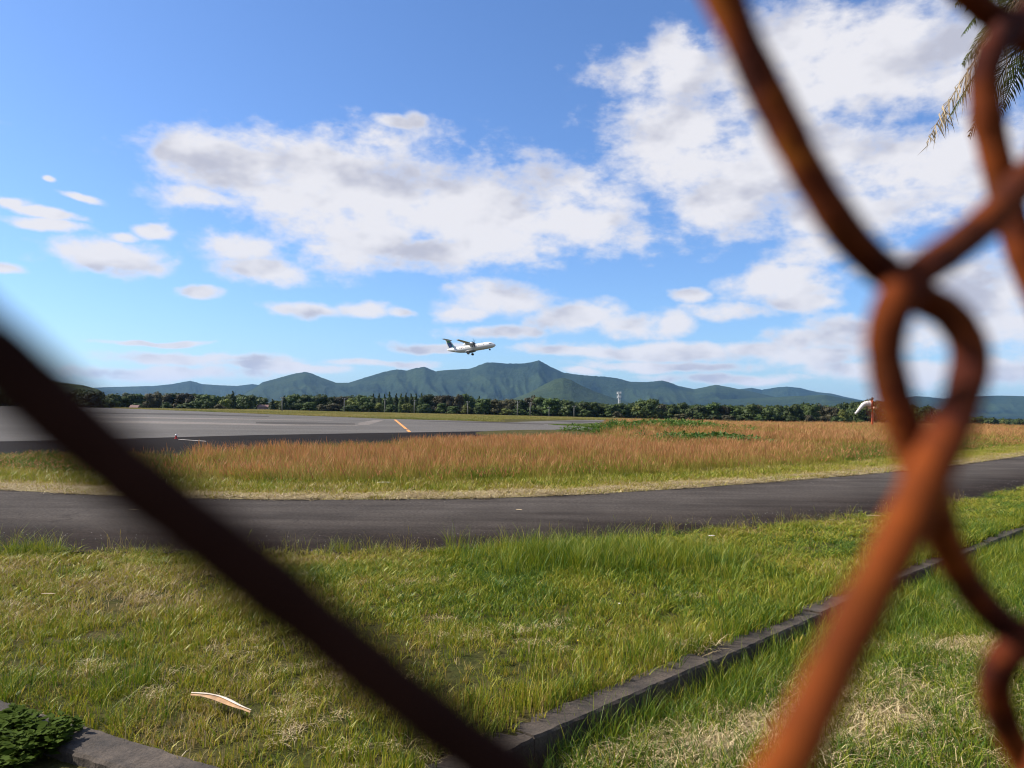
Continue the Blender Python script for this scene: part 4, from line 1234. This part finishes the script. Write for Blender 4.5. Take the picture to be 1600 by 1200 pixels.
# ------------------------------------------------------------------ windsock
ORANGE = simple('orange_red_paint', (0.62, 0.10, 0.03), 0.5, 0.1, 2)
SOCK = simple('faded_sock_cloth', (0.78, 0.72, 0.68), 0.9, 0.06, 2)
LAMP = simple('pale_orange_lamp_housing', (0.75, 0.45, 0.28), 0.5, 0.1, 2)
def windsock():
    d = 98; px = 1363.5
    X_ = (px - 800) / F * d
    z_of = lambda py: (hor(px) - py) * d / F + CAM_Z
    root = empty('windsock', (X_, d, 0))
    H = z_of(624.5)
    mb = MB(); mb.tube([(0, 0, -0.2), (0, 0, 2.0)], 0.13, 10); mb.tube([(0, 0, 2.0), (0, 0, H)], [0.085, 0.07], 10); mb.tube([(0, 0, 1.95), (0, 0, 2.05)], 0.17, 10)
    mb.build('pole', ORANGE, root, True)
    mb = MB()
    mb.tube([(0, 0, 0), (0.5, 0.3, 0)], 0.01)
    # hoop that holds the mouth of the sock
    mb = MB(); n_ = 14; R_ = 0.42; zc = H - 0.55
    ring = [(-0.28, R_ * math.cos(6.2832 * k / n_), zc + R_ * math.sin(6.2832 * k / n_)) for k in range(n_ + 1)]
    mb.tube(ring, 0.035, 6); mb.tube([(0, 0, zc + 0.3), (-0.28, 0, zc + R_)], 0.03, 6); mb.tube([(0, 0, zc - 0.3), (-0.28, 0, zc - R_)], 0.03, 6)
    mb.build('hoop', ORANGE, root)
    path = catmull([(-0.28, 0, zc), (-0.75, 0, zc + 0.02), (-1.15, 0, zc - 0.12), (-1.55, 0, zc - 0.55), (-1.9, 0, zc - 0.98), (-2.2, 0, zc - 1.28)], 5)
    rad = [0.42 - 0.31 * (i / (len(path) - 1)) ** 0.85 + 0.02 * math.sin(i * 1.9) for i in range(len(path))]
    mb = MB(); mb.tube(path, rad, 14, cap=False); mb.build('sock', SOCK, root, True)
    zb = z_of(637.5)
    mb = MB(); mb.tube([(-0.42, 0, zb), (0.42, 0, zb)], 0.05, 6); mb.tube([(0, -0.4, zb), (0, 0.4, zb)], 0.05, 6); mb.build('crossarm', ORANGE, root)
    for (a, b_) in ((-0.45, 0), (0.45, 0), (0, -0.45), (0, 0.45)):
        mb = MB(); mb.tube([(a, b_, zb - 0.1), (a, b_, zb + 0.05), (a, b_, zb + 0.17)], [0.10, 0.16, 0.07], 8)
        mb.build('lamp', LAMP, root)
    mb = MB(); mb.tube([(0, 0, H), (0, 0, H + 0.12), (0, 0, H + 0.3)], [0.12, 0.17, 0.09], 10); mb.build('beacon', WIRE, root)
    tag(root, 'drooping white windsock on an orange pole in the rusty field', 'windsock')
windsock()

# red taxiway edge marker with its cable
def marker():
    c = on_ground(275, 686)
    root = empty('edge_marker', (c.x, c.y, 0.01))
    red = simple('red_plastic', (0.55, 0.05, 0.04), 0.5, 0.1, 3)
    mb = MB(); mb.tube([(0, 0, 0), (0, 0, 0.03)], 0.14, 10); mb.tube([(0, 0, 0.03), (0, 0, 0.22)], [0.085, 0.075], 10); mb.build('body', red, root)
    mb = MB(); mb.ball((0, 0, 0.26), (0.085, 0.085, 0.07), 10, 6); mb.build('cap', WHITE, root, True)
    root.scale = (0.6, 0.6, 0.7)
    tag(root, 'small red and white edge marker on the dark pavement rim', 'edge marker')
    a, b_ = on_ground(279, 687.5), on_ground(322, 690.5)
    mb = MB(); mb.tube([(a.x, a.y, 0.03), ((a.x + b_.x) / 2, (a.y + b_.y) / 2, 0.03), (b_.x, b_.y, 0.03)], 0.011, 5)
    tag(mb.build('cable', simple('pale_cable', (0.5, 0.45, 0.42), 0.7)), 'thin pale cable running from the small red marker towards the grass', 'cable')
marker()

# ------------------------------------------------------------------ aeroplane
TEAL = simple('teal_paint', (0.10, 0.50, 0.55), 0.35, 0.05, 0.5)
NAVY = simple('navy_paint', (0.015, 0.045, 0.14), 0.35, 0.1, 0.5)
GREEN = simple('green_paint', (0.10, 0.28, 0.10), 0.35, 0.1, 0.5)
GREY = simple('grey_paint', (0.22, 0.23, 0.24), 0.5, 0.1, 0.5)
TYRE = simple('tyre_rubber', (0.02, 0.02, 0.02), 0.85, 0.1, 2)
REDP = simple('red_paint', (0.55, 0.12, 0.08), 0.5, 0.05, 1)
def aeroplane():
    d = 318
    c = at_depth(736, 544.0, d)
    root = empty('aeroplane', c)
    # nose along local +X, port wing +Y, up +Z
    yaw = math.radians(-24); pitch = math.radians(7.5); roll = math.radians(-2)
    root.matrix_world = Matrix.Translation(c) @ Matrix.Rotation(yaw, 4, 'Z') @ Matrix.Rotation(-pitch, 4, 'Y') @ Matrix.Rotation(roll, 4, 'X')
    W = WHITE
    # fuselage stations: x, centre z, half width, half height
    st = [(11.3, -0.45, 0.05, 0.05), (11.1, -0.42, 0.35, 0.33), (10.6, -0.34, 0.72, 0.68), (9.9, -0.22, 1.05, 1.02), (9.0, -0.06, 1.30, 1.30), (7.8, 0, 1.42, 1.42), (4, 0, 1.43, 1.43), (0, 0, 1.43, 1.43), (-3.5, 0, 1.43, 1.43),
          (-5.5, 0.14, 1.32, 1.28), (-7.5, 0.38, 1.05, 1.03), (-9.3, 0.62, 0.68, 0.72), (-10.6, 0.76, 0.36, 0.42), (-11.3, 0.82, 0.08, 0.12)]
    n_ = 24; vs = []
    for (x_, z_, a, b_) in st:
        for k in range(n_):
            t = 6.28318 * k / n_; vs.append((x_, a * math.cos(t), z_ + b_ * math.sin(t)))
    fs = [(i * n_ + k, (i + 1) * n_ + k, (i + 1) * n_ + (k + 1) % n_, i * n_ + (k + 1) % n_) for i in range(len(st) - 1) for k in range(n_)]
    fs += [tuple(range(n_)), tuple((len(st) - 1) * n_ + k for k in range(n_))[::-1]]
    fus = mesh_obj('fuselage', vs, fs, W, root, True)
    for sgn in (-1, 1):
        for k in range(13):
            x_ = 6.6 - k * 0.86
            mb = MB(); mb.box((x_, sgn * 1.385, 0.35), (0.26, 0.06, 0.36)); mb.build('window', GLASS, root)
        for (x_, y_) in ((9.75, 0.75), (9.25, 1.08)):
            mb = MB(); mb.box((0, 0, 0), (0.55, 0.07, 0.42)); o = mb.build('cockpit_window', GLASS, root); o.location = (x_, sgn * y_, 0.42); o.rotation_euler = (0.45 * sgn * -1, 0, -sgn * 0.55)
    mb = MB(); mb.box((-6.1, -1.22, -0.1), (1.5, 0.06, 0.7)); o = mb.build('door', W, root)
    for k in range(5):
        mb = MB(); mb.box((-5.0 + 0.42 * k, -1.36, 0.62), (0.22, 0.05, 0.22)); mb.build('lettering', REDP, root)
    # wing
    def wing_part(name, secs, mat, thick=0.14):
        vs = []
        prof = [(0.5, 0), (0.32, 0.75), (0.0, 1.0), (-0.5, 0.08), (-0.5, -0.08), (0.0, -0.55), (0.35, -0.5)]
        for (y_, xc, zc, ch) in secs:
            for (u, v) in prof: vs.append((xc + u * ch, y_, zc + v * ch * thick / 2))
        m_ = len(prof)
        fs = [(i * m_ + k, i * m_ + (k + 1) % m_, (i + 1) * m_ + (k + 1) % m_, (i + 1) * m_ + k) for i in range(len(secs) - 1) for k in range(m_)]
        fs += [tuple(range(m_))[::-1], tuple((len(secs) - 1) * m_ + k for k in range(m_))]
        return mesh_obj(name, vs, fs, mat, root)
    for sgn in (-1, 1):
        wing_part('wing', [(0.0, 0.7, 1.55, 2.6), (sgn * 4.0, 0.7, 1.60, 2.55), (sgn * 12.3, 0.35, 2.0, 1.4)], W, 0.17)
    # belly and wing-root fairing
    mb = MB(); mb.ball((0.7, 0, 1.38), (2.3, 1.25, 0.42), 16, 8); mb.build('wing_fairing', W, root, True)
    mb = MB(); mb.ball((-0.3, 0, -1.25), (2.6, 1.85, 0.62), 16, 8); mb.build('gear_fairing', GREY, root, True)
    for sgn in (-1, 1):
        pts = [(-1.6, sgn * 4.05, 1.25), (-0.6, sgn * 4.05, 1.15), (1.2, sgn * 4.05, 1.12), (2.6, sgn * 4.05, 1.15), (3.3, sgn * 4.05, 1.18)]
        mb = MB(); mb.tube(pts, [0.12, 0.42, 0.62, 0.55, 0.36], 14); mb.build('engine_nacelle', W, root, True)
        mb = MB(); mb.tube([(3.3, sgn * 4.05, 1.18), (3.6, sgn * 4.05, 1.18), (3.95, sgn * 4.05, 1.18)], [0.30, 0.24, 0.04], 10)
        sp = mb.build('propeller', TYRE, root)
        for k in range(6):
            a = k * 1.0472 + 0.3
            mb = MB(); Mx = Matrix.Translation((3.55, sgn * 4.05, 1.18)) @ Matrix.Rotation(a, 4, 'X') @ Matrix.Translation((0, 0, 1.05)) @ Matrix.Rotation(0.5, 4, 'Z')
            mb.box((0, 0, 0), (0.08, 0.30, 1.75), Mx); mb.build('blade', TYRE, sp)
        # main gear
        mb = MB(); mb.tube([(-0.4, sgn * 1.3, -1.2), (-0.5, sgn * 1.95, -2.2)], 0.12, 8); mb.build('gear_leg', GREY, root)
        for k in (-1, 1):
            mb = MB(); mb.tube([(-0.5, sgn * 1.95 + k * 0.24 - 0.12, -2.3), (-0.5, sgn * 1.95 + k * 0.24 + 0.12, -2.3)], 0.48, 14); mb.build('wheel', TYRE, root)
    mb = MB(); mb.tube([(8.6, 0, -1.1), (8.5, 0, -1.9)], 0.09, 8); mb.build('nose_gear_leg', GREY, root)
    for k in (-1, 1):
        mb = MB(); mb.tube([(8.5, k * 0.2 - 0.09, -1.9), (8.5, k * 0.2 + 0.09, -1.9)], 0.30, 12); mb.build('nose_wheel', TYRE, root)
    # fin: outline in the XZ plane, with thickness
    def slab(name, outl, t, mat, y0=0.0, parent=root):
        n2 = len(outl)
        vs = [(x_, y0 - t / 2, z_) for x_, z_ in outl] + [(x_, y0 + t / 2, z_) for x_, z_ in outl]
        fs = [tuple(range(n2)), tuple(range(n2, 2 * n2))[::-1]] + [(i, i + n2, (i + 1) % n2 + n2, (i + 1) % n2) for i in range(n2)]
        return mesh_obj(name, vs, fs, mat, parent)
    fin = slab('fin', [(-5.0, 1.35), (-7.2, 1.75), (-8.0, 2.4), (-9.7, 5.1), (-11.6, 5.1), (-10.6, 1.1), (-9.0, 1.0)], 0.26, W)
    slab('fin_stripe', [(-8.05, 1.7), (-8.55, 2.8), (-9.75, 4.75), (-11.2, 4.75), (-10.8, 3.3), (-10.1, 1.6)], 0.31, NAVY, parent=fin)
    slab('fin_stripe', [(-9.2, 3.7), (-9.85, 4.72), (-11.1, 4.72), (-10.95, 4.0)], 0.35, GREEN, parent=fin)
    slab('fin_stripe', [(-7.8, 1.6), (-8.5, 2.9), (-8.75, 2.9), (-8.35, 1.4)], 0.34, TEAL, parent=fin)
    for sgn in (-1, 1):
        wing_part('tailplane', [(0, -10.7, 5.15, 1.9), (sgn * 3.7, -10.9, 5.2, 1.1)], W, 0.12)
    tag(root, 'white twin-propeller airliner climbing with its wheels down over the mountains', 'aeroplane')
aeroplane()

# ------------------------------------------------------------------ palm at the upper right
PALM_LEAF = crown_mat('palm_leaf', (0.045, 0.072, 0.014), (0.125, 0.145, 0.034), transl=0.35)
PALM_DRY = crown_mat('dry_palm_leaf', (0.34, 0.25, 0.15), (0.55, 0.44, 0.30), transl=0.3)
def palm():
    d = 8.0
    c = at_depth(1760, -122, d)
    base = Vector((c.x + 0.3, c.y + 0.2, float(ground_h(c.x + 0.3, c.y + 0.2)) - 0.05))
    root = empty('palm_tree', base)
    mb = MB(); H = c.z - base.z
    pts = catmull([(0, 0, 0), (-0.05, 0, H * 0.4), (-0.2, -0.1, H * 0.8), (-0.3, -0.2, H)], 8)
    mb.tube(pts, [0.20 + 0.025 * (i % 2) for i in range(len(pts))], 12)
    mb.build('trunk', BARK, root)
    top = Vector((-0.3, -0.2, H))
    r = random.Random(3)
    for k in range(44):
        a = k * 2.39996 + 0.3; lift = 0.95 - 1.35 * (k / 43)
        dry_ = k % 10 == 5
        L_ = r.uniform(1.5, 1.85)
        dirh = Vector((math.cos(a), math.sin(a), 0))
        pl = [top + dirh * (L_ * t * math.cos(lift * (1 - t * .3))) + Vector((0, 0, L_ * (math.sin(lift) * t - (0.72 if not dry_ else 0.95) * t * t))) for t in np.linspace(0, 1, 14)]
        mb = MB(); mb.tube(pl, [0.016 * (1 - 0.75 * i / 13) for i in range(14)], 5)
        rach = catmull(pl, 8)
        for i in range(14, len(rach) - 1):
            t = i / len(rach); p = rach[i]; tg = (rach[i + 1] - rach[i - 1]).normalized()
            sd = tg.cross(Vector((0, 0, 1))).normalized()
            for sgn in (-1, 1):
                ll = 0.58 * math.sin(math.pi * min(1, 0.18 + t * 0.80)) * r.uniform(0.75, 1.1)
                dd = (sd * sgn * 0.8 + tg * 0.55 + Vector((0, 0, r.uniform(-0.15, 0.2)))).normalized()
                droop = r.uniform(0.35, 0.8) * (1.6 if dry_ else 1)
                w = 0.011 * r.uniform(.8, 1.3); ws = tg * w
                q0, q1, q2 = p, p + dd * ll * 0.5 + Vector((0, 0, -ll * droop * 0.15)), p + dd * ll * 0.85 + Vector((0, 0, -ll * droop * 0.75))
                if dry_: q1 += Vector((r.uniform(-.05, .05), r.uniform(-.05, .05), -.02)); q2 += Vector((r.uniform(-.12, .12), r.uniform(-.12, .12), -.08))
                mb.add([q0 - ws * .6, q0 + ws * .6, q1 - ws, q1 + ws, q2], [(0, 1, 3, 2), (2, 3, 4)])
        mb.build('frond', PALM_DRY if dry_ else PALM_LEAF, root)
    tag(root, 'palm tree with drooping green and dry fronds at the upper right', 'palm')
palm()

# ------------------------------------------------------------------ leafy weed at the lower left, flower dots, litter
def weed(px, py, rad, h, n, seed, txt):
    c = on_ground(px, py)
    root = empty('leafy_weed', c)
    r = random.Random(seed); st, lf = MB(), MB(); bl = []
    for i in range(n):
        a = r.uniform(0, 6.28); q = rad * math.sqrt(r.random()); hh = h * r.uniform(0.6, 1.1) * (1 - 0.4 * (q / rad) ** 2)
        b0 = Vector((q * 0.55 * math.cos(a), q * 0.55 * math.sin(a), 0)); tp = Vector((q * math.cos(a), q * math.sin(a), hh))
        st.tube([b0, b0.lerp(tp, 0.5) + Vector((0, 0, 0.02)), tp], [0.003, 0.0025, 0.0015], 4)
        for k in range(12):
            t = 0.3 + 0.7 * k / 11; p = b0.lerp(tp, t); ang = k * 2.4 + a
            for lobe in (-0.7, -0.3, 0, 0.3, 0.7):
                d = Vector((math.cos(ang + lobe), math.sin(ang + lobe), r.uniform(0.0, 0.35))).normalized()
                L_ = 0.062 * (1.1 - abs(lobe) * 0.6) * (1.2 - 0.5 * t) * r.uniform(.7, 1.3); sd = d.cross(Vector((r.uniform(-.6, .6), r.uniform(-.6, .6), 1))).normalized() * L_ * 0.27
                s0 = p + Vector((math.cos(ang), math.sin(ang), 0.1)) * 0.012 * (1 + 0)
                lf.add([s0, s0 + d * L_ * .5 + sd, s0 + d * L_, s0 + d * L_ * .5 - sd], [(0, 1, 2, 3)])
    st.build('stem', WEED, root); lf.build('foliage', WEED, root)
    tag(root, txt, 'weed')
weed(38, 1180, 0.25, 0.14, 40, 1, 'dark green leafy weed overgrowing the concrete strip at lower left')
weed(-10, 1155, 0.22, 0.12, 24, 2, 'dark leafy weed cut by the left edge of the photo, on the concrete strip')

def husk():
    a = on_ground(292, 1090, 0.05); b_ = on_ground(402, 1120, 0.04)
    tan = simple('husk_tan', (0.42, 0.24, 0.11), 0.7, 0.5, 14); pale = simple('husk_pale', (0.62, 0.52, 0.42), 0.6, 0.2, 9)
    root = empty('dry_husk', (a + b_) / 2)
    o_ = (a + b_) / 2; dv = (b_ - a)
    nd = Vector((-dv.y, dv.x, 0)).normalized()
    vs, fs = [], []
    N_ = 16
    for i in range(N_ + 1):
        t = i / N_; p = a - o_ + dv * t + nd * 0.02 * math.sin(t * 5) + Vector((0, 0, 0.03 + 0.02 * math.sin(t * 3.1)))
        w = 0.006 + 0.028 * max(0, math.sin(math.pi * min(1, max(0, (t - 0.12) / 0.75)))) 
        for k in (-1, -0.4, 0.4, 1): vs.append(p + nd * w * k + Vector((0, 0, 0.012 * (1 - k * k))))
    for i in range(N_):
        for k in range(3): fs.append((i * 4 + k, i * 4 + k + 1, (i + 1) * 4 + k + 1, (i + 1) * 4 + k))
    mesh_obj('blade', vs, fs, tan, root, True)
    mb = MB(); pl = [a - o_ + dv * t + nd * (0.02 * math.sin(t * 5) + 0.004) + Vector((0, 0, 0.048 + 0.02 * math.sin(t * 3.1))) for t in np.linspace(0, 1, 12)]
    mb.tube(pl, [0.005, 0.006, 0.006, 0.005, 0.004, 0.006, 0.008, 0.009, 0.008, 0.006, 0.004, 0.003], 5); mb.build('rib', pale, root)
    root.scale = (0.88, 0.88, 0.7)
    tag(root, 'curled tan and white dry husk lying on the grass at lower left', 'husk')
husk()
YEL = simple('yellow_petal', (0.80, 0.55, 0.04), 0.6, 0.05); BITS = simple('pale_litter', (0.72, 0.66, 0.58), 0.7, 0.1); DRYL = simple('dry_leaf', (0.50, 0.38, 0.22), 0.7, 0.2)
def flat_bit(name, px, py, L_, w, ang, mat, txt, cat, z=None, group=None):
    c = on_ground(px, py, z if z is not None else 0.0)
    gz = float(ground_h(c.x, c.y)); c.z = z if z is not None else gz + 0.07
    vs = []
    for i in range(7):
        t = i / 6; ww = w * math.sin(math.pi * (0.08 + 0.84 * t)); u = (t - .5) * L_
        for k in (-1, 1):
            x_ = u * math.cos(ang) - ww * k * math.sin(ang); y_ = u * math.sin(ang) + ww * k * math.cos(ang)
            vs.append((x_, y_, 0.004 + 0.35 * w * math.sin(t * 3.1) + 0.1 * w * k))
    fs = [(2 * i, 2 * i + 1, 2 * i + 3, 2 * i + 2) for i in range(6)]
    o = mesh_obj(name, vs, fs, mat); o.location = c
    sol = o.modifiers.new('thickness', 'SOLIDIFY'); sol.thickness = 0.0015
    tag(o, txt, cat, group)
flat_bit('yellow_leaf', 533, 1039, 0.035, 0.011, 1.1, YEL, 'lower of two yellow leaves beside the blurred black wire', 'leaf')
flat_bit('yellow_leaf', 510, 1025, 0.026, 0.007, 0.3, YEL, 'upper of two yellow leaves beside the blurred black wire', 'leaf')
flat_bit('yellow_leaf', 1300, 963, 0.025, 0.008, 0.3, YEL, 'yellow leaf by the kerb left of the lit rusty wire', 'leaf')
flat_bit('yellow_leaf', 903, 1018, 0.02, 0.006, 0.6, YEL, 'tiny yellow leaf in the grass left of the kerb', 'leaf')
flat_bit('paper_scrap', 1112, 845, 0.09, 0.018, 0.1, BITS, 'small white scrap in the grass at the near road edge', 'litter')
flat_bit('paper_scrap', 968, 955, 0.02, 0.010, 0.5, BITS, 'tiny white scrap in the middle of the lawn', 'litter')
flat_bit('dry_leaf', 210, 797, 0.17, 0.014, -0.05, DRYL, 'long pale dry leaf lying on the left of the road', 'leaf', 0.05)
flat_bit('dry_leaf', 811, 797, 0.11, 0.02, -0.4, DRYL, 'curled pale dry leaf lying mid-road below the rusty field', 'leaf', 0.05)
flat_bit('dry_leaf', 1365, 806, 0.22, 0.015, -0.2, DRYL, 'pale dry leaf on the road touching the lit rusty wire', 'leaf', 0.05)
flat_bit('dry_leaf', 1300, 813, 0.10, 0.010, -0.3, DRYL, 'pale dry leaf on the road left of the lit rusty wire', 'leaf', 0.04)
flat_bit('dry_leaf', 600, 754, 0.30, 0.02, 0.1, BITS, 'white dry leaf on the short verge left of the road centre', 'leaf', 0.10)
flat_bit('dry_leaf', 75, 940, 0.12, 0.008, 0.0, DRYL, 'thin pale stalk lying across the grass at far left', 'leaf')
# small loose stones and crumbs on the road
peb = []
for sd in range(3):
    mb = MB(); mb.ball((0, 0, 0.3), (1, 0.8, 0.6), 6, 4); me = bpy.data.meshes.new('pebble'); me.from_pydata(mb.v, [], mb.f); me.update()
    for v in me.vertices: v.co *= 1 + 0.3 * mnoise.noise(v.co * 2 + Vector((sd, 0, 0)))
    me.materials.append(simple('pebble_stone', (0.32, 0.29, 0.26), 0.9, 0.3)); peb.append(me)
x, y = jitter_grid(-8, 22, 8.5, 30, 16)
tt = (y - road_near_y(x)) / (road_far_y(x) - road_near_y(x))
keep = (tt > 0) & (tt < 1) & in_view(x, y) & (rng.random(len(x)) < np.where(tt < 0.25, 1, 0.18))
x, y = x[keep], y[keep]; k = rng.uniform(0.003, 0.010, len(x))
scatter('gravel', peb, np.stack([x, y, np.full_like(x, 0.03)], -1), np.stack([k, k, k], -1), np.zeros(len(x)), 'loose crumbs of gravel scattered along the near side of the road', 'gravel')

# ------------------------------------------------------------------ chain-link fence right in front of the lens
WR = 0.00188
def pd(px, py):
    u, v = (px - 800) / F, (600 - py) / F
    return 0.0523 / (1 - 0.55 * u - 0.284 * v)
def W_(px, py, off=0.0):
    """a point of the fence sheet; off > 0 is nearer the camera, in metres"""
    return at_depth(px, py, pd(px, py) - off)
def S_pt(x_, y_, off=0.0):
    """a point of the sheet given in millimetres of sheet coordinates"""
    d = 52.3 + 0.55 * x_ + 0.284 * y_
    return Vector((0, 0, CAM_Z)) + RM @ (Vector((x_, y_, -d + off * 1000)) / 1000)
fence = empty('chain_link_fence', S_pt(0, 0))
def wire(pts, name='wire', mat=RUST):
    q = catmull(pts, 22)
    mb = MB(); mb.tube([p - S_pt(0, 0) for p in q], [WR * (1 + 0.08 * mnoise.noise(p * 260) + 0.05 * mnoise.noise(p * 900)) for p in q], 14)
    return mb.build(name, mat, fence, True)
zig = lambda x0, y0, sx, n, sy, hw=24, hh=33: [S_pt(x0 + (sx * hw if i % 2 else 0), y0 + sy * hh * i, 0.0025 * (-1) ** i) for i in range(1, n + 1)]
o3 = 0.0024
# the blurred black strand across the lower left
wire(zig(-52, 32, 1, 7, 1)[::-1] + [S_pt(-52, 32), W_(-420, 210), W_(-200, 392), W_(-60, 508), W_(0, 560), W_(100, 655), W_(200, 741), W_(300, 820), W_(400, 898), W_(500, 980), W_(600, 1062), W_(700, 1140), W_(800, 1215), W_(900, 1290), S_pt(12, -38, -o3)] + zig(12, -38, -1, 7, -1), mat=SHADED_RUST)
# strand A: dark from the top, behind at the knuckle, lit loop on the right, thick lit strand to the bottom
wire([S_pt(8, 66 + 33 * i, 0) + (RM @ Vector((0.024 * (i % 2), 0, 0))) for i in range(7, -1, -1)] +
     [W_(1085, -90), W_(1128, -10), W_(1172, 90), W_(1222, 190), W_(1272, 285), W_(1330, 372), W_(1392, 432, -o3), W_(1432, 462, -o3 * 1.3), W_(1485, 492, -o3 * .4), W_(1515, 545, o3 * .3), W_(1507, 612, o3), W_(1478, 685, o3 * 1.6), W_(1440, 765, o3 * 1.4), W_(1395, 860, o3), W_(1340, 965, o3 * .5), W_(1290, 1070, 0), W_(1240, 1175, 0), W_(1190, 1290, 0), S_pt(11, -42, o3)] +
     [S_pt(11 + (24 if i % 2 else 0), -42 - 33 * i) for i in range(1, 7)])
# strand B: from the upper-right knuckle down to the left, in front, left side of the loop, behind, off to the lower right
wire([S_pt(45 + (24 if i % 2 else 0), 66 + 33 * i) for i in range(6, 0, -1)] +
     [S_pt(47, 64), W_(1480, -45, -o3), W_(1525, 5, -o3), W_(1575, 42, -o3 * 1.3), W_(1632, 85, -o3 * .4), W_(1658, 150, o3 * .4), W_(1640, 222, o3), W_(1600, 283, o3 * 1.5), W_(1548, 340, o3 * 1.2), W_(1490, 388, o3), W_(1430, 432, o3 * 1.5), W_(1397, 478, o3), W_(1383, 540, 0), W_(1395, 612, -o3 * .6), W_(1420, 685, -o3), at_depth(1450, 765, .074), at_depth(1478, 850, .082), at_depth(1525, 930, .089), at_depth(1580, 985, .094), at_depth(1632, 1020, .096), at_depth(1665, 1070, .092), at_depth(1655, 1130, .087), at_depth(1625, 1230, .083), at_depth(1560, 1360, .075), S_pt(32, -64)] +
     [S_pt(32 + (24 if i % 2 else 0), -64 - 33 * i) for i in range(1, 6)])
# strand D: left side of the right-hand knuckles
wire([S_pt(90 - (24 if i % 2 else 0), 76 + 33 * i) for i in range(6, 0, -1)] +
     [S_pt(88, 74), W_(1680, -50, o3), W_(1620, 10, o3 * 1.2), W_(1570, 52, o3 * 1.4), W_(1543, 100, o3), W_(1540, 165, 0), W_(1553, 235, -o3 * .8), W_(1573, 310, -o3 * 1.3), W_(1598, 395, -o3 * 1.1), W_(1640, 490, -o3), W_(1720, 620, 0), S_pt(84, -2), at_depth(1735, 900, .093), at_depth(1655, 970, .091), at_depth(1605, 1000, .0895), at_depth(1568, 1032, .090), at_depth(1556, 1080, .093), at_depth(1574, 1140, .096), at_depth(1610, 1205, .097), at_depth(1680, 1300, .094), S_pt(72, -62)] +
     [S_pt(72 - (24 if i % 2 else 0), -62 - 33 * i) for i in range(1, 6)])
# more strands of the same sheet beyond the frame
for k in range(5):
    x0 = 96 + 28 * k
    wire([S_pt(x0 + (24 if i % 2 else 0) * (1 if k % 2 else 1), 230 - 33 * i, 0.002 * (-1) ** i) for i in range(14)])
for k in range(5):
    x0 = -84 - 28 * k
    wire([S_pt(x0 + (26 if i % 2 else 0), 230 - 33 * i, 0.002 * (-1) ** i) for i in range(14)])
tag(fence, 'rusty chain-link fence out of focus right in front of the camera', 'fence')

# ------------------------------------------------------------------ haze
def build_haze():
    m = bpy.data.materials.new('air_haze'); m.use_nodes = True
    N, L = m.node_tree.nodes, m.node_tree.links
    N.remove(N['Principled BSDF'])
    v = N.new('ShaderNodeVolumePrincipled')
    v.inputs['Color'].default_value = (0.24, 0.53, 1.0, 1)
    v.inputs['Density'].default_value = 2.9e-5
    v.inputs['Anisotropy'].default_value = 0.1
    L.new(v.outputs[0], N['Material Output'].inputs['Volume'])
    mb = MB(); mb.box((0, 7000, 215), (26000, 14600, 470))
    o = mb.build('haze', m)
    tag(o, 'thin blue haze filling the air between the field and the mountains', 'haze', kind='stuff')
build_haze()
